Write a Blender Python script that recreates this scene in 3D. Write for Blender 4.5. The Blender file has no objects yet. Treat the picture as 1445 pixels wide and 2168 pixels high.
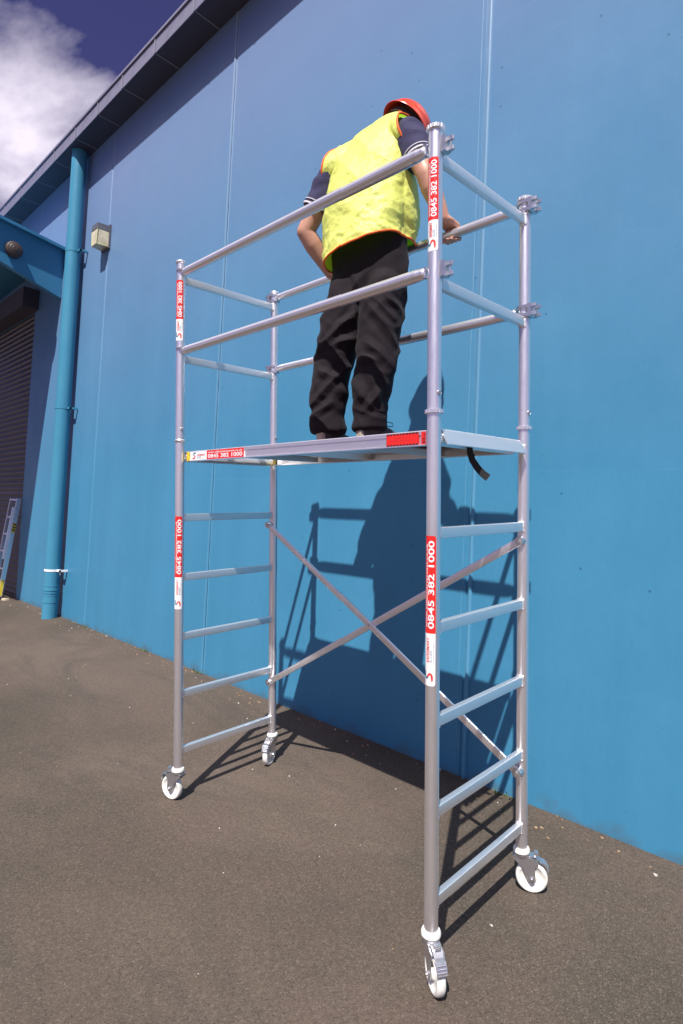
import bpy, bmesh, math, random
from mathutils import Vector, Matrix, noise
random.seed(7)
R = math.radians
sc = bpy.context.scene

# ------------------------------------------------------------------ camera
cam_d = bpy.data.cameras.new('camera'); cam = bpy.data.objects.new('camera', cam_d)
sc.collection.objects.link(cam); sc.camera = cam
cam_d.sensor_fit = 'VERTICAL'; cam_d.sensor_height = 36.0; cam_d.lens = 20.3
cam_d.shift_x = 0.0; cam_d.shift_y = -0.0172
cam_d.clip_start = 0.05; cam_d.clip_end = 2000
rt = Vector((0.71654, 0.69752, 0.0061)); dn = Vector((0.0042, 0.00443, -0.99998)); fw = Vector((-0.69753, 0.71655, 0.00024))
M = Matrix((rt, -dn, -fw)).transposed().to_4x4(); M.translation = Vector((1.168, -1.655, 1.685))
cam.matrix_world = M

# ------------------------------------------------------------------ sky, sun, exposure
SUN = Vector((-0.253, 0.464, -0.849)).normalized()          # direction the light travels
w = bpy.data.worlds.new('World'); sc.world = w; w.use_nodes = True
nt = w.node_tree; nt.nodes.clear()
N = nt.nodes.new; Lk = nt.links.new
out = N('ShaderNodeOutputWorld'); bg = N('ShaderNodeBackground'); bg.inputs['Strength'].default_value = 0.05
sky = N('ShaderNodeTexSky'); sky.sky_type = 'NISHITA'; sky.sun_disc = False
sky.sun_elevation = R(58.1); sky.sun_rotation = math.atan2(-SUN.x, -SUN.y)
sky.air_density = 0.9; sky.dust_density = 0.1; sky.ozone_density = 2.5
tint = N('ShaderNodeMixRGB'); tint.blend_type = 'MULTIPLY'; tint.inputs[0].default_value = 1; tint.inputs[2].default_value = (0.88, 0.56, 0.96, 1)
Lk(sky.outputs[0], tint.inputs[1])
tc = N('ShaderNodeTexCoord'); sep = N('ShaderNodeSeparateXYZ'); Lk(tc.outputs['Generated'], sep.inputs[0])
zc = N('ShaderNodeMath'); zc.operation = 'MAXIMUM'; zc.inputs[1].default_value = 0.06; zs = N('ShaderNodeMath'); zs.operation = 'ADD'; zs.inputs[1].default_value = 0.45; Lk(sep.outputs[2], zs.inputs[0]); Lk(zs.outputs[0], zc.inputs[0])
dx = N('ShaderNodeMath'); dx.operation = 'DIVIDE'; Lk(sep.outputs[0], dx.inputs[0]); Lk(zc.outputs[0], dx.inputs[1])
dy = N('ShaderNodeMath'); dy.operation = 'DIVIDE'; Lk(sep.outputs[1], dy.inputs[0]); Lk(zc.outputs[0], dy.inputs[1])
cmb = N('ShaderNodeCombineXYZ'); Lk(dx.outputs[0], cmb.inputs[0]); Lk(dy.outputs[0], cmb.inputs[1])
off = N('ShaderNodeVectorMath'); off.operation = 'ADD'; off.inputs[1].default_value = (-0.84, 8.99, 2.82); Lk(cmb.outputs[0], off.inputs[0])
n1 = N('ShaderNodeTexNoise'); n1.inputs['Scale'].default_value = 1.1; n1.inputs['Detail'].default_value = 10; n1.inputs['Roughness'].default_value = 0.56
n1.inputs['Distortion'].default_value = 0.35; Lk(off.outputs[0], n1.inputs['Vector'])
cr = N('ShaderNodeValToRGB'); cr.color_ramp.elements[0].position = 0.50; cr.color_ramp.elements[1].position = 0.60
cr.color_ramp.elements[0].color = (0, 0, 0, 1); cr.color_ramp.elements[1].color = (1, 1, 1, 1); Lk(n1.outputs[0], cr.inputs[0])
cmul = N('ShaderNodeMath'); cmul.operation = 'MULTIPLY'; cmul.inputs[1].default_value = 0.95; Lk(cr.outputs[0], cmul.inputs[0])
mixc = N('ShaderNodeMixRGB'); mixc.inputs[2].default_value = (14.5, 13.3, 15.4, 1)
Lk(cmul.outputs[0], mixc.inputs[0]); Lk(tint.outputs[0], mixc.inputs[1]); Lk(mixc.outputs[0], bg.inputs[0]); Lk(bg.outputs[0], out.inputs[0])

sun_d = bpy.data.lights.new('sun', 'SUN'); sun_d.energy = 5.0; sun_d.angle = R(0.5); sun_d.color = (1.0, 0.955, 0.9)
sun = bpy.data.objects.new('sun', sun_d); sc.collection.objects.link(sun)
sun.rotation_euler = SUN.to_track_quat('-Z', 'Y').to_euler(); sun.location = (3, -6, 12)
vs = sc.view_settings; vs.view_transform = 'Standard'; vs.look = 'None'; vs.gamma = 1; vs.use_curve_mapping = False; vs.exposure = 0.54
sc.cycles.use_denoising = True
sc.cycles.max_bounces = 8

# ------------------------------------------------------------------ materials
def mat(name, col, rough=0.6, metal=0.0, spec=0.5):
    m = bpy.data.materials.new(name); m.use_nodes = True
    b = m.node_tree.nodes['Principled BSDF']
    b.inputs['Base Color'].default_value = (*col, 1); b.inputs['Roughness'].default_value = rough
    b.inputs['Metallic'].default_value = metal; b.inputs['Specular IOR Level'].default_value = spec
    return m
class MN:
    """small node helper on one material"""
    def __init__(s, m): s.t = m.node_tree; s.b = s.t.nodes['Principled BSDF']; s.co = s.t.nodes.new('ShaderNodeTexCoord')
    def node(s, k, **kw):
        n = s.t.nodes.new(k)
        for a, v in kw.items(): setattr(n, a, v)
        return n
    def link(s, a, b): s.t.links.new(a, b)
    def mapped(s, scale, loc=(0, 0, 0), rot=(0, 0, 0), src='Object'):
        n = s.node('ShaderNodeMapping'); n.inputs['Scale'].default_value = scale; n.inputs['Location'].default_value = loc; n.inputs['Rotation'].default_value = rot
        s.link(s.co.outputs[src], n.inputs['Vector']); return n.outputs[0]
    def noise(s, vec, scale, detail=4, rough=0.5, dist=0):
        n = s.node('ShaderNodeTexNoise'); n.inputs['Scale'].default_value = scale; n.inputs['Detail'].default_value = detail
        n.inputs['Roughness'].default_value = rough; n.inputs['Distortion'].default_value = dist
        s.link(vec, n.inputs['Vector']); return n.outputs['Fac']
    def voro(s, vec, scale, feature='F1', out='Distance', rnd=1.0):
        n = s.node('ShaderNodeTexVoronoi'); n.feature = feature; n.inputs['Scale'].default_value = scale; n.inputs['Randomness'].default_value = rnd
        s.link(vec, n.inputs['Vector']); return n.outputs[out]
    def ramp(s, fac, stops):
        n = s.node('ShaderNodeValToRGB'); e = n.color_ramp.elements
        while len(e) < len(stops): e.new(0.5)
        for k, (p, c) in enumerate(stops):
            e[k].position = p; e[k].color = (*c, 1) if isinstance(c, tuple) else (c, c, c, 1)
        s.link(fac, n.inputs[0]); return n.outputs[0]
    def mix(s, fac, a, b, mode='MIX'):
        n = s.node('ShaderNodeMixRGB'); n.blend_type = mode
        for i, v in ((0, fac), (1, a), (2, b)):
            if hasattr(v, 'links'): s.link(v, n.inputs[i])
            elif i == 0: n.inputs[0].default_value = v
            else: n.inputs[i].default_value = (*v, 1)
        return n.outputs[0]
    def math(s, op, a, b=0.0):
        n = s.node('ShaderNodeMath'); n.operation = op
        for i, v in ((0, a), (1, b)):
            if hasattr(v, 'links'): s.link(v, n.inputs[i])
            else: n.inputs[i].default_value = v
        return n.outputs[0]
    def bump(s, h, strength, dist):
        n = s.node('ShaderNodeBump'); n.inputs['Strength'].default_value = strength; n.inputs['Distance'].default_value = dist
        s.link(h, n.inputs['Height']); s.link(n.outputs[0], s.b.inputs['Normal'])

# painted precast wall
def wall_paint(name, base, worn_and_tinted=True, sky_tint=(0.185, 0.228, 0.395), pits=0.5):
    m = mat(name, base, 0.48, 0, 0.25); k = MN(m)
    v = k.mapped((1, 1, 1))
    big = k.noise(v, 0.55, 5, 0.6)
    streak = k.noise(k.mapped((3.2, 3.2, 0.22)), 1.0, 5, 0.6)
    fine = k.noise(k.mapped((60, 60, 18)), 1.0, 2, 0.5)
    c = k.mix(k.ramp(big, [(0.3, 0.0), (0.72, 1.0)]), tuple(x * 0.93 for x in base), tuple(min(1, x * 1.05 + 0.006) for x in base))
    c = k.mix(k.ramp(streak, [(0.42, 0.0), (0.75, 0.32)]), c, tuple(min(1, x * 1.12 + 0.02) for x in base))
    c = k.mix(k.ramp(fine, [(0.35, 0.10), (0.6, 0.0)]), c, tuple(x * 0.75 for x in base))
    if worn_and_tinted:
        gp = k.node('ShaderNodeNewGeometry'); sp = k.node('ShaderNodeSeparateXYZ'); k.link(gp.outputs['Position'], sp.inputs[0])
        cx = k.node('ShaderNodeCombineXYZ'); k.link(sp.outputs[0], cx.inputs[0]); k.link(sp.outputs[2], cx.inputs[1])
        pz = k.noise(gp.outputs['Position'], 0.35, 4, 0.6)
        # lavender cast of sky and lens, painted into the colour high up, patchy
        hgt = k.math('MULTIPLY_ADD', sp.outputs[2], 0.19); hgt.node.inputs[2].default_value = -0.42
        c = k.mix(k.math('MULTIPLY', k.ramp(k.math('ADD', hgt, k.math('MULTIPLY', pz, 0.35)), [(0.1, 0.0), (0.95, 1.0)]), 0.80), c, sky_tint)
        for sc_, rad in ((1.9, 0.013), (4.3, 0.012)):
            cell = k.node('ShaderNodeTexVoronoi'); cell.voronoi_dimensions = '2D'; cell.inputs['Scale'].default_value = sc_; k.link(cx.outputs[0], cell.inputs['Vector'])
            rc = k.node('ShaderNodeSeparateColor'); k.link(cell.outputs['Color'], rc.inputs[0])
            grime = None; pit = k.math('MULTIPLY', k.math('LESS_THAN', cell.outputs['Distance'], rad), k.math('GREATER_THAN', rc.outputs[0], 0.45))
            c = k.mix(k.math('MULTIPLY', pit, pits), c, tuple(x * 0.25 for x in base))
        spl = k.math('SUBTRACT', k.noise(gp.outputs['Position'], 5.5, 5, 0.65), k.math('MULTIPLY', sp.outputs[2], 3.2))
        c = k.mix(k.ramp(spl, [(0.30, 0.0), (0.52, 0.55)]), c, (0.075, 0.12, 0.15))
        wob = k.math('MULTIPLY', k.math('SUBTRACT', k.noise(gp.outputs['Position'], 1.3, 2, 0.5), 0.5), 0.05)
        zz = k.math('ADD', sp.outputs[2], wob); lines = None
        for hz in (1.82, 4.19, 4.62):
            e = k.math('LESS_THAN', k.math('ABSOLUTE', k.math('SUBTRACT', zz, hz)), 0.004); lines = e if lines is None else k.math('ADD', lines, e)
        brk = k.ramp(k.noise(gp.outputs['Position'], 0.9, 3, 0.6), [(0.45, 0.0), (0.6, 1.0)])
        c = k.mix(k.math('MULTIPLY', k.math('MULTIPLY', lines, brk), 0.14), c, (0.15, 0.33, 0.48))
    k.link(c, k.b.inputs['Base Color'])
    k.link(k.ramp(k.noise(v, 2.2, 4, 0.6), [(0.3, 0.34), (0.7, 0.5)]), k.b.inputs['Roughness'])
    k.bump(k.math('ADD', k.math('MULTIPLY', fine, 0.35), k.math('MULTIPLY', k.noise(v, 3.5, 4, 0.55), 2.5)), 0.25, 0.004)
    return m
WALL = (0.047, 0.215, 0.365)
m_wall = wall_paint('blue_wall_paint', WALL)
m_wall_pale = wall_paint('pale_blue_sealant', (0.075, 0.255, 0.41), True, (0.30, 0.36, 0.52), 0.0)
m_pipe = wall_paint('blue_pipe_paint', (0.048, 0.225, 0.35), False)
m_steelblue = wall_paint('blue_steel_paint', (0.045, 0.21, 0.37), False)

def alu(name, col=(0.92, 0.91, 0.935), rough=0.335, grain=(1, 1, 1)):
    m = mat(name, col, rough, 0.90); k = MN(m)
    v = k.mapped(grain)
    f = k.noise(v, 22, 5, 0.6); g = k.noise(v, 3.0, 3, 0.5)
    k.link(k.ramp(f, [(0.3, rough - 0.03), (0.72, rough + 0.06)]), k.b.inputs['Roughness'])
    c = k.mix(k.ramp(g, [(0.35, 0.0), (0.75, 0.35)]), col, tuple(x * 0.82 for x in col))
    sp = k.ramp(k.noise(k.mapped((1, 1, 1)), 70, 2, 0.5), [(0.68, 0.0), (0.77, 0.3)])
    c = k.mix(sp, c, tuple(x * 0.6 for x in col))
    k.link(c, k.b.inputs['Base Color']); k.bump(f, 0.025, 0.001)
    return m
m_alu = alu('mill_aluminium', grain=(8, 8, 0.6))
m_alu_x = alu('mill_aluminium_lengthwise', grain=(0.6, 8, 8))
m_alu_y = alu('mill_aluminium_crosswise', (0.90, 0.90, 0.91), 0.42, grain=(8, 0.6, 8))
m_weld = alu('weld_bead', (0.85, 0.84, 0.85), 0.45)
m_zinc = alu('zinc_steel', (0.66, 0.66, 0.69), 0.3)
m_nylon = mat('white_nylon', (0.80, 0.80, 0.74), 0.32)
m_nylon.node_tree.nodes['Principled BSDF'].inputs['Subsurface Weight'].default_value = 0.12
m_nylon.node_tree.nodes['Principled BSDF'].inputs['Subsurface Radius'].default_value = (0.01, 0.01, 0.008)
def dirty(m, base, dirt, scale=30, lo=0.5, hi=0.75, amt=0.6):
    k = MN(m); v = k.mapped((1, 1, 1))
    c = k.mix(k.math('MULTIPLY', k.ramp(k.noise(v, scale, 5, 0.65), [(lo, 0.0), (hi, 1.0)]), amt), base, dirt)
    k.link(c, k.b.inputs['Base Color']); return k
dirty(m_nylon, (0.80, 0.80, 0.74), (0.42, 0.38, 0.32))
m_red = mat('sticker_red', (0.72, 0.022, 0.018), 0.35)
m_white = mat('sticker_white', (0.84, 0.84, 0.85), 0.35)
m_teal = mat('logo_teal', (0.02, 0.17, 0.25), 0.35)
m_logored = mat('logo_red', (0.68, 0.05, 0.03), 0.35)
m_navytext = mat('text_slate', (0.09, 0.16, 0.25), 0.4)
m_black = mat('black_print', (0.012, 0.012, 0.014), 0.5)
m_yellow = mat('yellow_plastic', (0.72, 0.55, 0.04), 0.4)
m_strap = mat('black_webbing', (0.010, 0.010, 0.012), 0.75)
m_ply = mat('brown_plywood', (0.11, 0.052, 0.04), 0.6); dirty(m_ply, (0.11, 0.052, 0.04), (0.05, 0.03, 0.025), 25)
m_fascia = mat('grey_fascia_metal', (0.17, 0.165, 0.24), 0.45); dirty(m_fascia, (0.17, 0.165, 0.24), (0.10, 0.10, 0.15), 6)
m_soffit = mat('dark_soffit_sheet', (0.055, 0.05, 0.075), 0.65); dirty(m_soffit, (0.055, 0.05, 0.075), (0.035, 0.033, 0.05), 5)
m_seam = mat('pale_cover_strip', (0.24, 0.24, 0.29), 0.5)
m_door = mat('dark_door_steel', (0.055, 0.052, 0.058), 0.42, 0.25); dirty(m_door, (0.055, 0.052, 0.058), (0.085, 0.07, 0.05), 3, 0.5, 0.7, 0.5)
m_dark = mat('dark_brown_plastic', (0.05, 0.034, 0.03), 0.5)
m_lens = mat('cream_lamp_lens', (0.62, 0.58, 0.42), 0.28); dirty(m_lens, (0.62, 0.58, 0.42), (0.40, 0.35, 0.22), 14, 0.42, 0.7, 0.8)
m_lampcap = mat('lamp_cap_grey', (0.10, 0.105, 0.13), 0.4)
m_brass = mat('lamp_yellow_edge', (0.55, 0.52, 0.22), 0.4)
m_timber = mat('pale_timber', (0.55, 0.48, 0.34), 0.7)
m_leaf = mat('dry_leaf', (0.30, 0.20, 0.11), 0.8)
m_chip = mat('pale_stone_chip', (0.5, 0.47, 0.42), 0.8)
m_weed = mat('weed_green', (0.09, 0.14, 0.03), 0.7)
m_skin = mat('skin', (0.50, 0.27, 0.19), 0.5)
_k = MN(m_skin); _v = _k.mapped((1, 1, 1))
_c = _k.mix(_k.ramp(_k.noise(_v, 30, 4, 0.6), [(0.35, 0.0), (0.7, 0.6)]), (0.50, 0.27, 0.19), (0.42, 0.19, 0.13)); _k.link(_c, _k.b.inputs['Base Color'])
_k.b.inputs['Subsurface Weight'].default_value = 0.15; _k.b.inputs['Subsurface Radius'].default_value = (0.012, 0.005, 0.003)
_k.bump(_k.noise(_v, 260, 3, 0.6), 0.15, 0.001)
m_hair = mat('grey_hair', (0.52, 0.48, 0.45), 0.6)
m_hat = mat('red_helmet_plastic', (0.62, 0.055, 0.022), 0.28); dirty(m_hat, (0.62, 0.055, 0.022), (0.40, 0.05, 0.03), 22, 0.5, 0.75, 0.5)
m_harness = mat('helmet_harness', (0.05, 0.035, 0.03), 0.7)
m_sole = mat('pale_shoe_trim', (0.42, 0.36, 0.29), 0.6)
m_shoe = mat('grey_shoe_suede', (0.055, 0.045, 0.055), 0.75)
def cloth(name, col, rough=0.85, thread=900, wr=0.5, stripes=None):
    m = mat(name, col, rough); k = MN(m); v = k.mapped((1, 1, 1))
    c = k.mix(k.ramp(k.noise(v, 9, 4, 0.6), [(0.35, 0.0), (0.7, 0.5)]), col, tuple(x * 0.78 for x in col))
    if stripes:
        wv = k.node('ShaderNodeTexWave'); wv.bands_direction = 'Z'; wv.inputs['Scale'].default_value = stripes; k.link(v, wv.inputs['Vector'])
        c = k.mix(k.ramp(wv.outputs['Fac'], [(0.85, 0.0), (0.97, 0.12)]), c, tuple(min(1, x * 2.2 + .03) for x in col))
    k.link(c, k.b.inputs['Base Color'])
    k.b.inputs['Sheen Weight'].default_value = 0.03; k.b.inputs['Specular IOR Level'].default_value = 0.2
    k.bump(k.math('ADD', k.math('MULTIPLY', k.noise(v, 38, 5, 0.6, 0.6), wr), k.math('MULTIPLY', k.noise(v, thread, 1, 0.5), 0.05)), 0.5, 0.006)
    return m
m_trouser = cloth('black_trouser_cotton', (0.013, 0.0092, 0.0125), 0.85, 700, 0.2)
m_shirt = cloth('navy_polo_cotton', (0.040, 0.038, 0.085), 0.85, 700, 0.35, 22)
m_cuff = mat('striped_cuff_white', (0.55, 0.53, 0.58), 0.8)
m_trim = mat('orange_trim', (0.82, 0.13, 0.012), 0.6)
# hi-vis polyester: bright, thin, lets some light through
m_vest = mat('hivis_yellow_polyester', (0.90, 0.94, 0.23), 0.42)
_k = MN(m_vest); _v = _k.mapped((1, 1, 1))
_rg = _k.node('ShaderNodeTexNoise', noise_type='RIDGED_MULTIFRACTAL'); _rg.inputs['Scale'].default_value = 14; _rg.inputs['Detail'].default_value = 4; _rg.inputs['Roughness'].default_value = 0.45; _rg.inputs['Distortion'].default_value = 0.5; _k.link(_v, _rg.inputs['Vector'])
_cr = _k.math('MULTIPLY', _rg.outputs[0], 0.35); _cr2 = _k.noise(_v, 75, 4, 0.6, 0.8)
_c = _k.mix(_k.ramp(_k.noise(_v, 8, 4, 0.6), [(0.4, 0.0), (0.7, 0.5)]), (0.90, 0.94, 0.23), (0.85, 0.91, 0.20)); _k.link(_c, _k.b.inputs['Base Color'])
_k.bump(_k.math('ADD', _cr, _k.math('MULTIPLY', _cr2, 0.3)), 0.8, 0.016)
_tr = _k.node('ShaderNodeBsdfTranslucent'); _tr.inputs[0].default_value = (0.52, 0.95, 0.02, 1)
_mx = _k.node('ShaderNodeMixShader'); _mx.inputs[0].default_value = 0.28
_o = _k.t.nodes['Material Output']; _k.link(_k.b.outputs[0], _mx.inputs[1]); _k.link(_tr.outputs[0], _mx.inputs[2]); _k.link(_mx.outputs[0], _o.inputs['Surface'])
# asphalt
m_road = mat('weathered_asphalt', (0.08, 0.07, 0.062), 0.9, 0, 0.3)
_k = MN(m_road); _v = _k.mapped((1, 1, 1))
_b = _k.ramp(_k.noise(_v, 0.45, 6, 0.62, 0.4), [(0.34, (0.058, 0.050, 0.037)), (0.5, (0.089, 0.068, 0.052)), (0.64, (0.121, 0.091, 0.071))])
_st = _k.ramp(_k.noise(_k.mapped((0.5, 1.1, 1), (4.2, 1, 0)), 1.1, 7, 0.68, 0.8), [(0.52, 0.0), (0.62, 0.6)])
_c = _k.mix(_st, _b, (0.060, 0.053, 0.043))
_rd = _k.ramp(_k.noise(_k.mapped((1, 1, 1), (9, 3, 0)), 0.8, 6, 0.7, 0.5), [(0.55, 0.0), (0.72, 0.4)])
_c = _k.mix(_rd, _c, (0.118, 0.074, 0.062))
_ag = _k.node('ShaderNodeTexVoronoi', voronoi_dimensions='2D'); _ag.inputs['Scale'].default_value = 230; _k.link(_v, _ag.inputs['Vector'])
_sepc = _k.node('ShaderNodeSeparateColor'); _k.link(_ag.outputs['Color'], _sepc.inputs[0])
_c = _k.mix(_k.ramp(_sepc.outputs[0], [(0.0, 0.75), (0.32, 0.0)]), _c, _k.mix(1.0, _c, (0.45, 0.42, 0.42), 'MULTIPLY'))
_c = _k.mix(_k.ramp(_sepc.outputs[1], [(0.72, 0.0), (1.0, 0.6)]), _c, (0.18, 0.143, 0.115))
_c = _k.mix(_k.ramp(_k.noise(_v, 48, 4, 0.65), [(0.3, 0.35), (0.55, 0.0)]), _c, (0.036, 0.032, 0.028))
_ch = _k.node('ShaderNodeTexVoronoi', voronoi_dimensions='2D'); _ch.inputs['Scale'].default_value = 26; _k.link(_v, _ch.inputs['Vector'])
_sc2 = _k.node('ShaderNodeSeparateColor'); _k.link(_ch.outputs['Color'], _sc2.inputs[0])
_fl = _k.math('MULTIPLY', _k.math('LESS_THAN', _ch.outputs['Distance'], 0.075), _k.math('GREATER_THAN', _sc2.outputs[0], 0.93))
_c = _k.mix(_k.math('MULTIPLY', _fl, 0.3), _c, (0.30, 0.25, 0.21))
_k.link(_c, _k.b.inputs['Base Color'])
_k.bump(_k.math('ADD', _k.math('MULTIPLY', _ag.outputs['Distance'], 1.0), _k.math('MULTIPLY', _k.noise(_v, 60, 4, 0.6), 0.8)), 0.55, 0.003)

# ------------------------------------------------------------------ mesh builder
class MB:
    def __init__(s): s.v = []; s.f = []; s.m = []
    def add(s, vs, fs, mi=0):
        o = len(s.v); s.v += [Vector(p) for p in vs]; s.f += [[i + o for i in f] for f in fs]; s.m += [mi] * len(fs)
    def box(s, lo, hi, mi=0, fr=None):
        x0, y0, z0 = lo; x1, y1, z1 = hi
        p = [(x0, y0, z0), (x1, y0, z0), (x1, y1, z0), (x0, y1, z0), (x0, y0, z1), (x1, y0, z1), (x1, y1, z1), (x0, y1, z1)]
        if fr: p = [fr(*q) for q in p]
        s.add(p, [(0, 3, 2, 1), (4, 5, 6, 7), (0, 1, 5, 4), (1, 2, 6, 5), (2, 3, 7, 6), (3, 0, 4, 7)], mi)
    def prism(s, poly, o, a, b, c, ln, mi=0):
        """polygon (a,b) extruded from o along c by ln"""
        o, a, b, c = map(Vector, (o, a, b, c)); n = len(poly)
        p0 = [o + a * x + b * y for x, y in poly]; p1 = [q + c * ln for q in p0]
        fs = [tuple(range(n - 1, -1, -1)), tuple(range(n, 2 * n))] + [(i, (i + 1) % n, n + (i + 1) % n, n + i) for i in range(n)]
        s.add(p0 + p1, fs, mi)
    def tube(s, pts, rad, n=16, caps=True, mi=0):
        pts = [Vector(p) for p in pts]
        if not isinstance(rad, (list, tuple)): rad = [rad] * len(pts)
        rings = []; ref = None
        for i, p in enumerate(pts):
            t = (pts[min(i + 1, len(pts) - 1)] - pts[max(i - 1, 0)]).normalized()
            if ref is None: ref = t.orthogonal().normalized()
            ref = (ref - t * ref.dot(t)).normalized(); b = t.cross(ref)
            rings.append([p + (ref * math.cos(2 * math.pi * k / n) + b * math.sin(2 * math.pi * k / n)) * rad[i] for k in range(n)])
        vs = [q for r_ in rings for q in r_]
        fs = [(i * n + k, i * n + (k + 1) % n, (i + 1) * n + (k + 1) % n, (i + 1) * n + k) for i in range(len(pts) - 1) for k in range(n)]
        if caps: fs += [tuple(range(n - 1, -1, -1)), tuple(range((len(pts) - 1) * n, len(pts) * n))]
        s.add(vs, fs, mi)
    def lathe(s, prof, o, ax, n=24, mi=0, close=False, teeth=0.0):
        """profile of (r, h) round axis ax; close joins last to first"""
        o = Vector(o); ax = Vector(ax).normalized(); u = ax.orthogonal().normalized(); v = ax.cross(u); m = len(prof)
        vs = []
        for r_, h in prof:
            for k in range(n):
                rr = r_ + (teeth if (k // 2) % 2 == 0 and teeth and r_ >= max(q[0] for q in prof) - 1e-6 else 0)
                vs.append(o + ax * h + (u * math.cos(2 * math.pi * k / n) + v * math.sin(2 * math.pi * k / n)) * rr)
        fs = [(i * n + k, i * n + (k + 1) % n, ((i + 1) % m) * n + (k + 1) % n, ((i + 1) % m) * n + k) for i in range(m if close else m - 1) for k in range(n)]
        if not close: fs += [tuple(range(n - 1, -1, -1)), tuple(range((m - 1) * n, m * n))]
        s.add(vs, fs, mi)
    def ell(s, c, ax, n=16, m=10, mi=0):
        """ellipsoid with axis vectors ax"""
        c = Vector(c); A = [Vector(a) for a in ax]; vs = []; fs = []
        for i in range(1, m):
            ph = math.pi * i / m
            for k in range(n):
                th = 2 * math.pi * k / n
                vs.append(c + A[0] * math.sin(ph) * math.cos(th) + A[1] * math.sin(ph) * math.sin(th) + A[2] * math.cos(ph))
        vs += [c + A[2], c - A[2]]; T = len(vs) - 2
        for i in range(m - 2):
            for k in range(n): fs.append((i * n + k, (i + 1) * n + k, (i + 1) * n + (k + 1) % n, i * n + (k + 1) % n))
        for k in range(n):
            fs.append((T, k, (k + 1) % n)); fs.append((T + 1, (m - 2) * n + (k + 1) % n, (m - 2) * n + k))
        s.add(vs, fs, mi)
WLOC = {}
def place(o, parent, loc):
    sc.collection.objects.link(o); WLOC[o.name] = Vector(loc)
    if parent is not None:
        o.parent = parent; o.location = Vector(loc) - WLOC[parent.name]
    else: o.location = loc
    return o
def finish(me, smooth):
    if smooth is not None:
        me.polygons.foreach_set('use_smooth', [True] * len(me.polygons)); me.set_sharp_from_angle(angle=R(smooth))
def build(name, mb, mats, parent=None, loc=None, smooth=35, recalc=True):
    """one mesh object; mb holds world coordinates"""
    if loc is None: loc = WLOC[parent.name] if parent is not None else (0, 0, 0)
    loc = Vector(loc)
    me = bpy.data.meshes.new(name); me.from_pydata([v - loc for v in mb.v], [], mb.f)
    for m in (mats if isinstance(mats, (list, tuple)) else [mats]): me.materials.append(m)
    me.polygons.foreach_set('material_index', mb.m)
    if recalc:
        bm = bmesh.new(); bm.from_mesh(me); bmesh.ops.recalc_face_normals(bm, faces=bm.faces); bm.to_mesh(me); bm.free()
    finish(me, smooth); me.update()
    return place(bpy.data.objects.new(name, me), parent, loc)
def empty(name, loc, label, cat, parent=None, group=None):
    o = bpy.data.objects.new(name, None); o.empty_display_size = 0.1; place(o, parent, loc); tag(o, label, cat, group); return o
def tag(o, label=None, cat=None, group=None, kind=None):
    if label: o['label'] = label
    if cat: o['category'] = cat
    if group: o['group'] = group
    if kind: o['kind'] = kind
    return o
def copy_at(o, delta, parent=None):
    """a copy of o (and its children) moved by delta, sharing mesh data"""
    c = o.copy(); sc.collection.objects.link(c); WLOC[c.name] = WLOC[o.name] + Vector(delta)
    p = parent if parent is not None else o.parent
    c.parent = p
    c.location = WLOC[c.name] - (WLOC[p.name] if p is not None else Vector((0, 0, 0)))
    for ch in list(o.children): copy_at(ch, delta, c)
    return c
X, Y, Z = Vector((1, 0, 0)), Vector((0, 1, 0)), Vector((0, 0, 1))
def rrect(w_, h_, r_=0.004, n=3):
    pts = []
    for cx, cy, a0 in ((w_ / 2 - r_, h_ / 2 - r_, 0), (-w_ / 2 + r_, h_ / 2 - r_, 90), (-w_ / 2 + r_, -h_ / 2 + r_, 180), (w_ / 2 - r_, -h_ / 2 + r_, 270)):
        for k in range(n + 1):
            a = R(a0 + 90 * k / n); pts.append((cx + r_ * math.cos(a), cy + r_ * math.sin(a)))
    return pts

# ------------------------------------------------------------------ ground
mb = MB(); mb.add([(-300, -300, 0), (300, -300, 0), (300, 300, 0), (-300, 300, 0)], [(0, 1, 2, 3)])
tag(build('ground', mb, m_road, smooth=None), 'brown grey weathered asphalt yard in full sun', 'ground', kind='structure')

# ------------------------------------------------------------------ building (wall leans back 3.2 degrees against the sloping yard)
S = 0.88; LEAN = R(3.25)
WN = Vector((0, -math.cos(LEAN), math.sin(LEAN))); WU = Vector((0, math.sin(LEAN), math.cos(LEAN))); WO = Vector((0, 1.505 * S, 0))
def WP(x, h, v): return WO + X * x + WN * h + WU * v        # along, out of the wall, up the wall (metres)
U = lambda *a: tuple(q * S for q in a)
EAVE = 7.32 * S
bld = empty('industrial_building', WP(-3.5, 0, 0), 'blue painted precast industrial building with dark overhanging eave', 'building')
joints = [-13.3 * S, -10.18 * S, -7.12 * S, -4.0 * S, -0.82 * S, 2.3 * S, 5.4 * S, 8.6 * S]
def panel(x0, x1, v0, v1, ch=0.016):
    mb = MB()
    poly = [(x0 + 0.005 + ch, 0), (x1 - 0.005 - ch, 0), (x1 - 0.005, -ch), (x1 - 0.005, -0.16), (x0 + 0.005, -0.16), (x0 + 0.005, -ch)]
    mb.prism(poly, WO + WU * v0, X, WN, WU, v1 - v0)
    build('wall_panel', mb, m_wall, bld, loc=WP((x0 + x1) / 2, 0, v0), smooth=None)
DOOR_X, DOOR_TOP = -10.08 * S, 5.27 * S
panel(-17.5 * S, joints[0], DOOR_TOP, EAVE + 0.15)
for a, b in zip(joints, joints[1:]):
    if b <= DOOR_X: panel(a, b, DOOR_TOP, EAVE + 0.15)
    else: panel(a, b, -0.35, EAVE + 0.15)
mb = MB()                                                   # jamb and back wall behind the panels, so no light leaks
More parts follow.
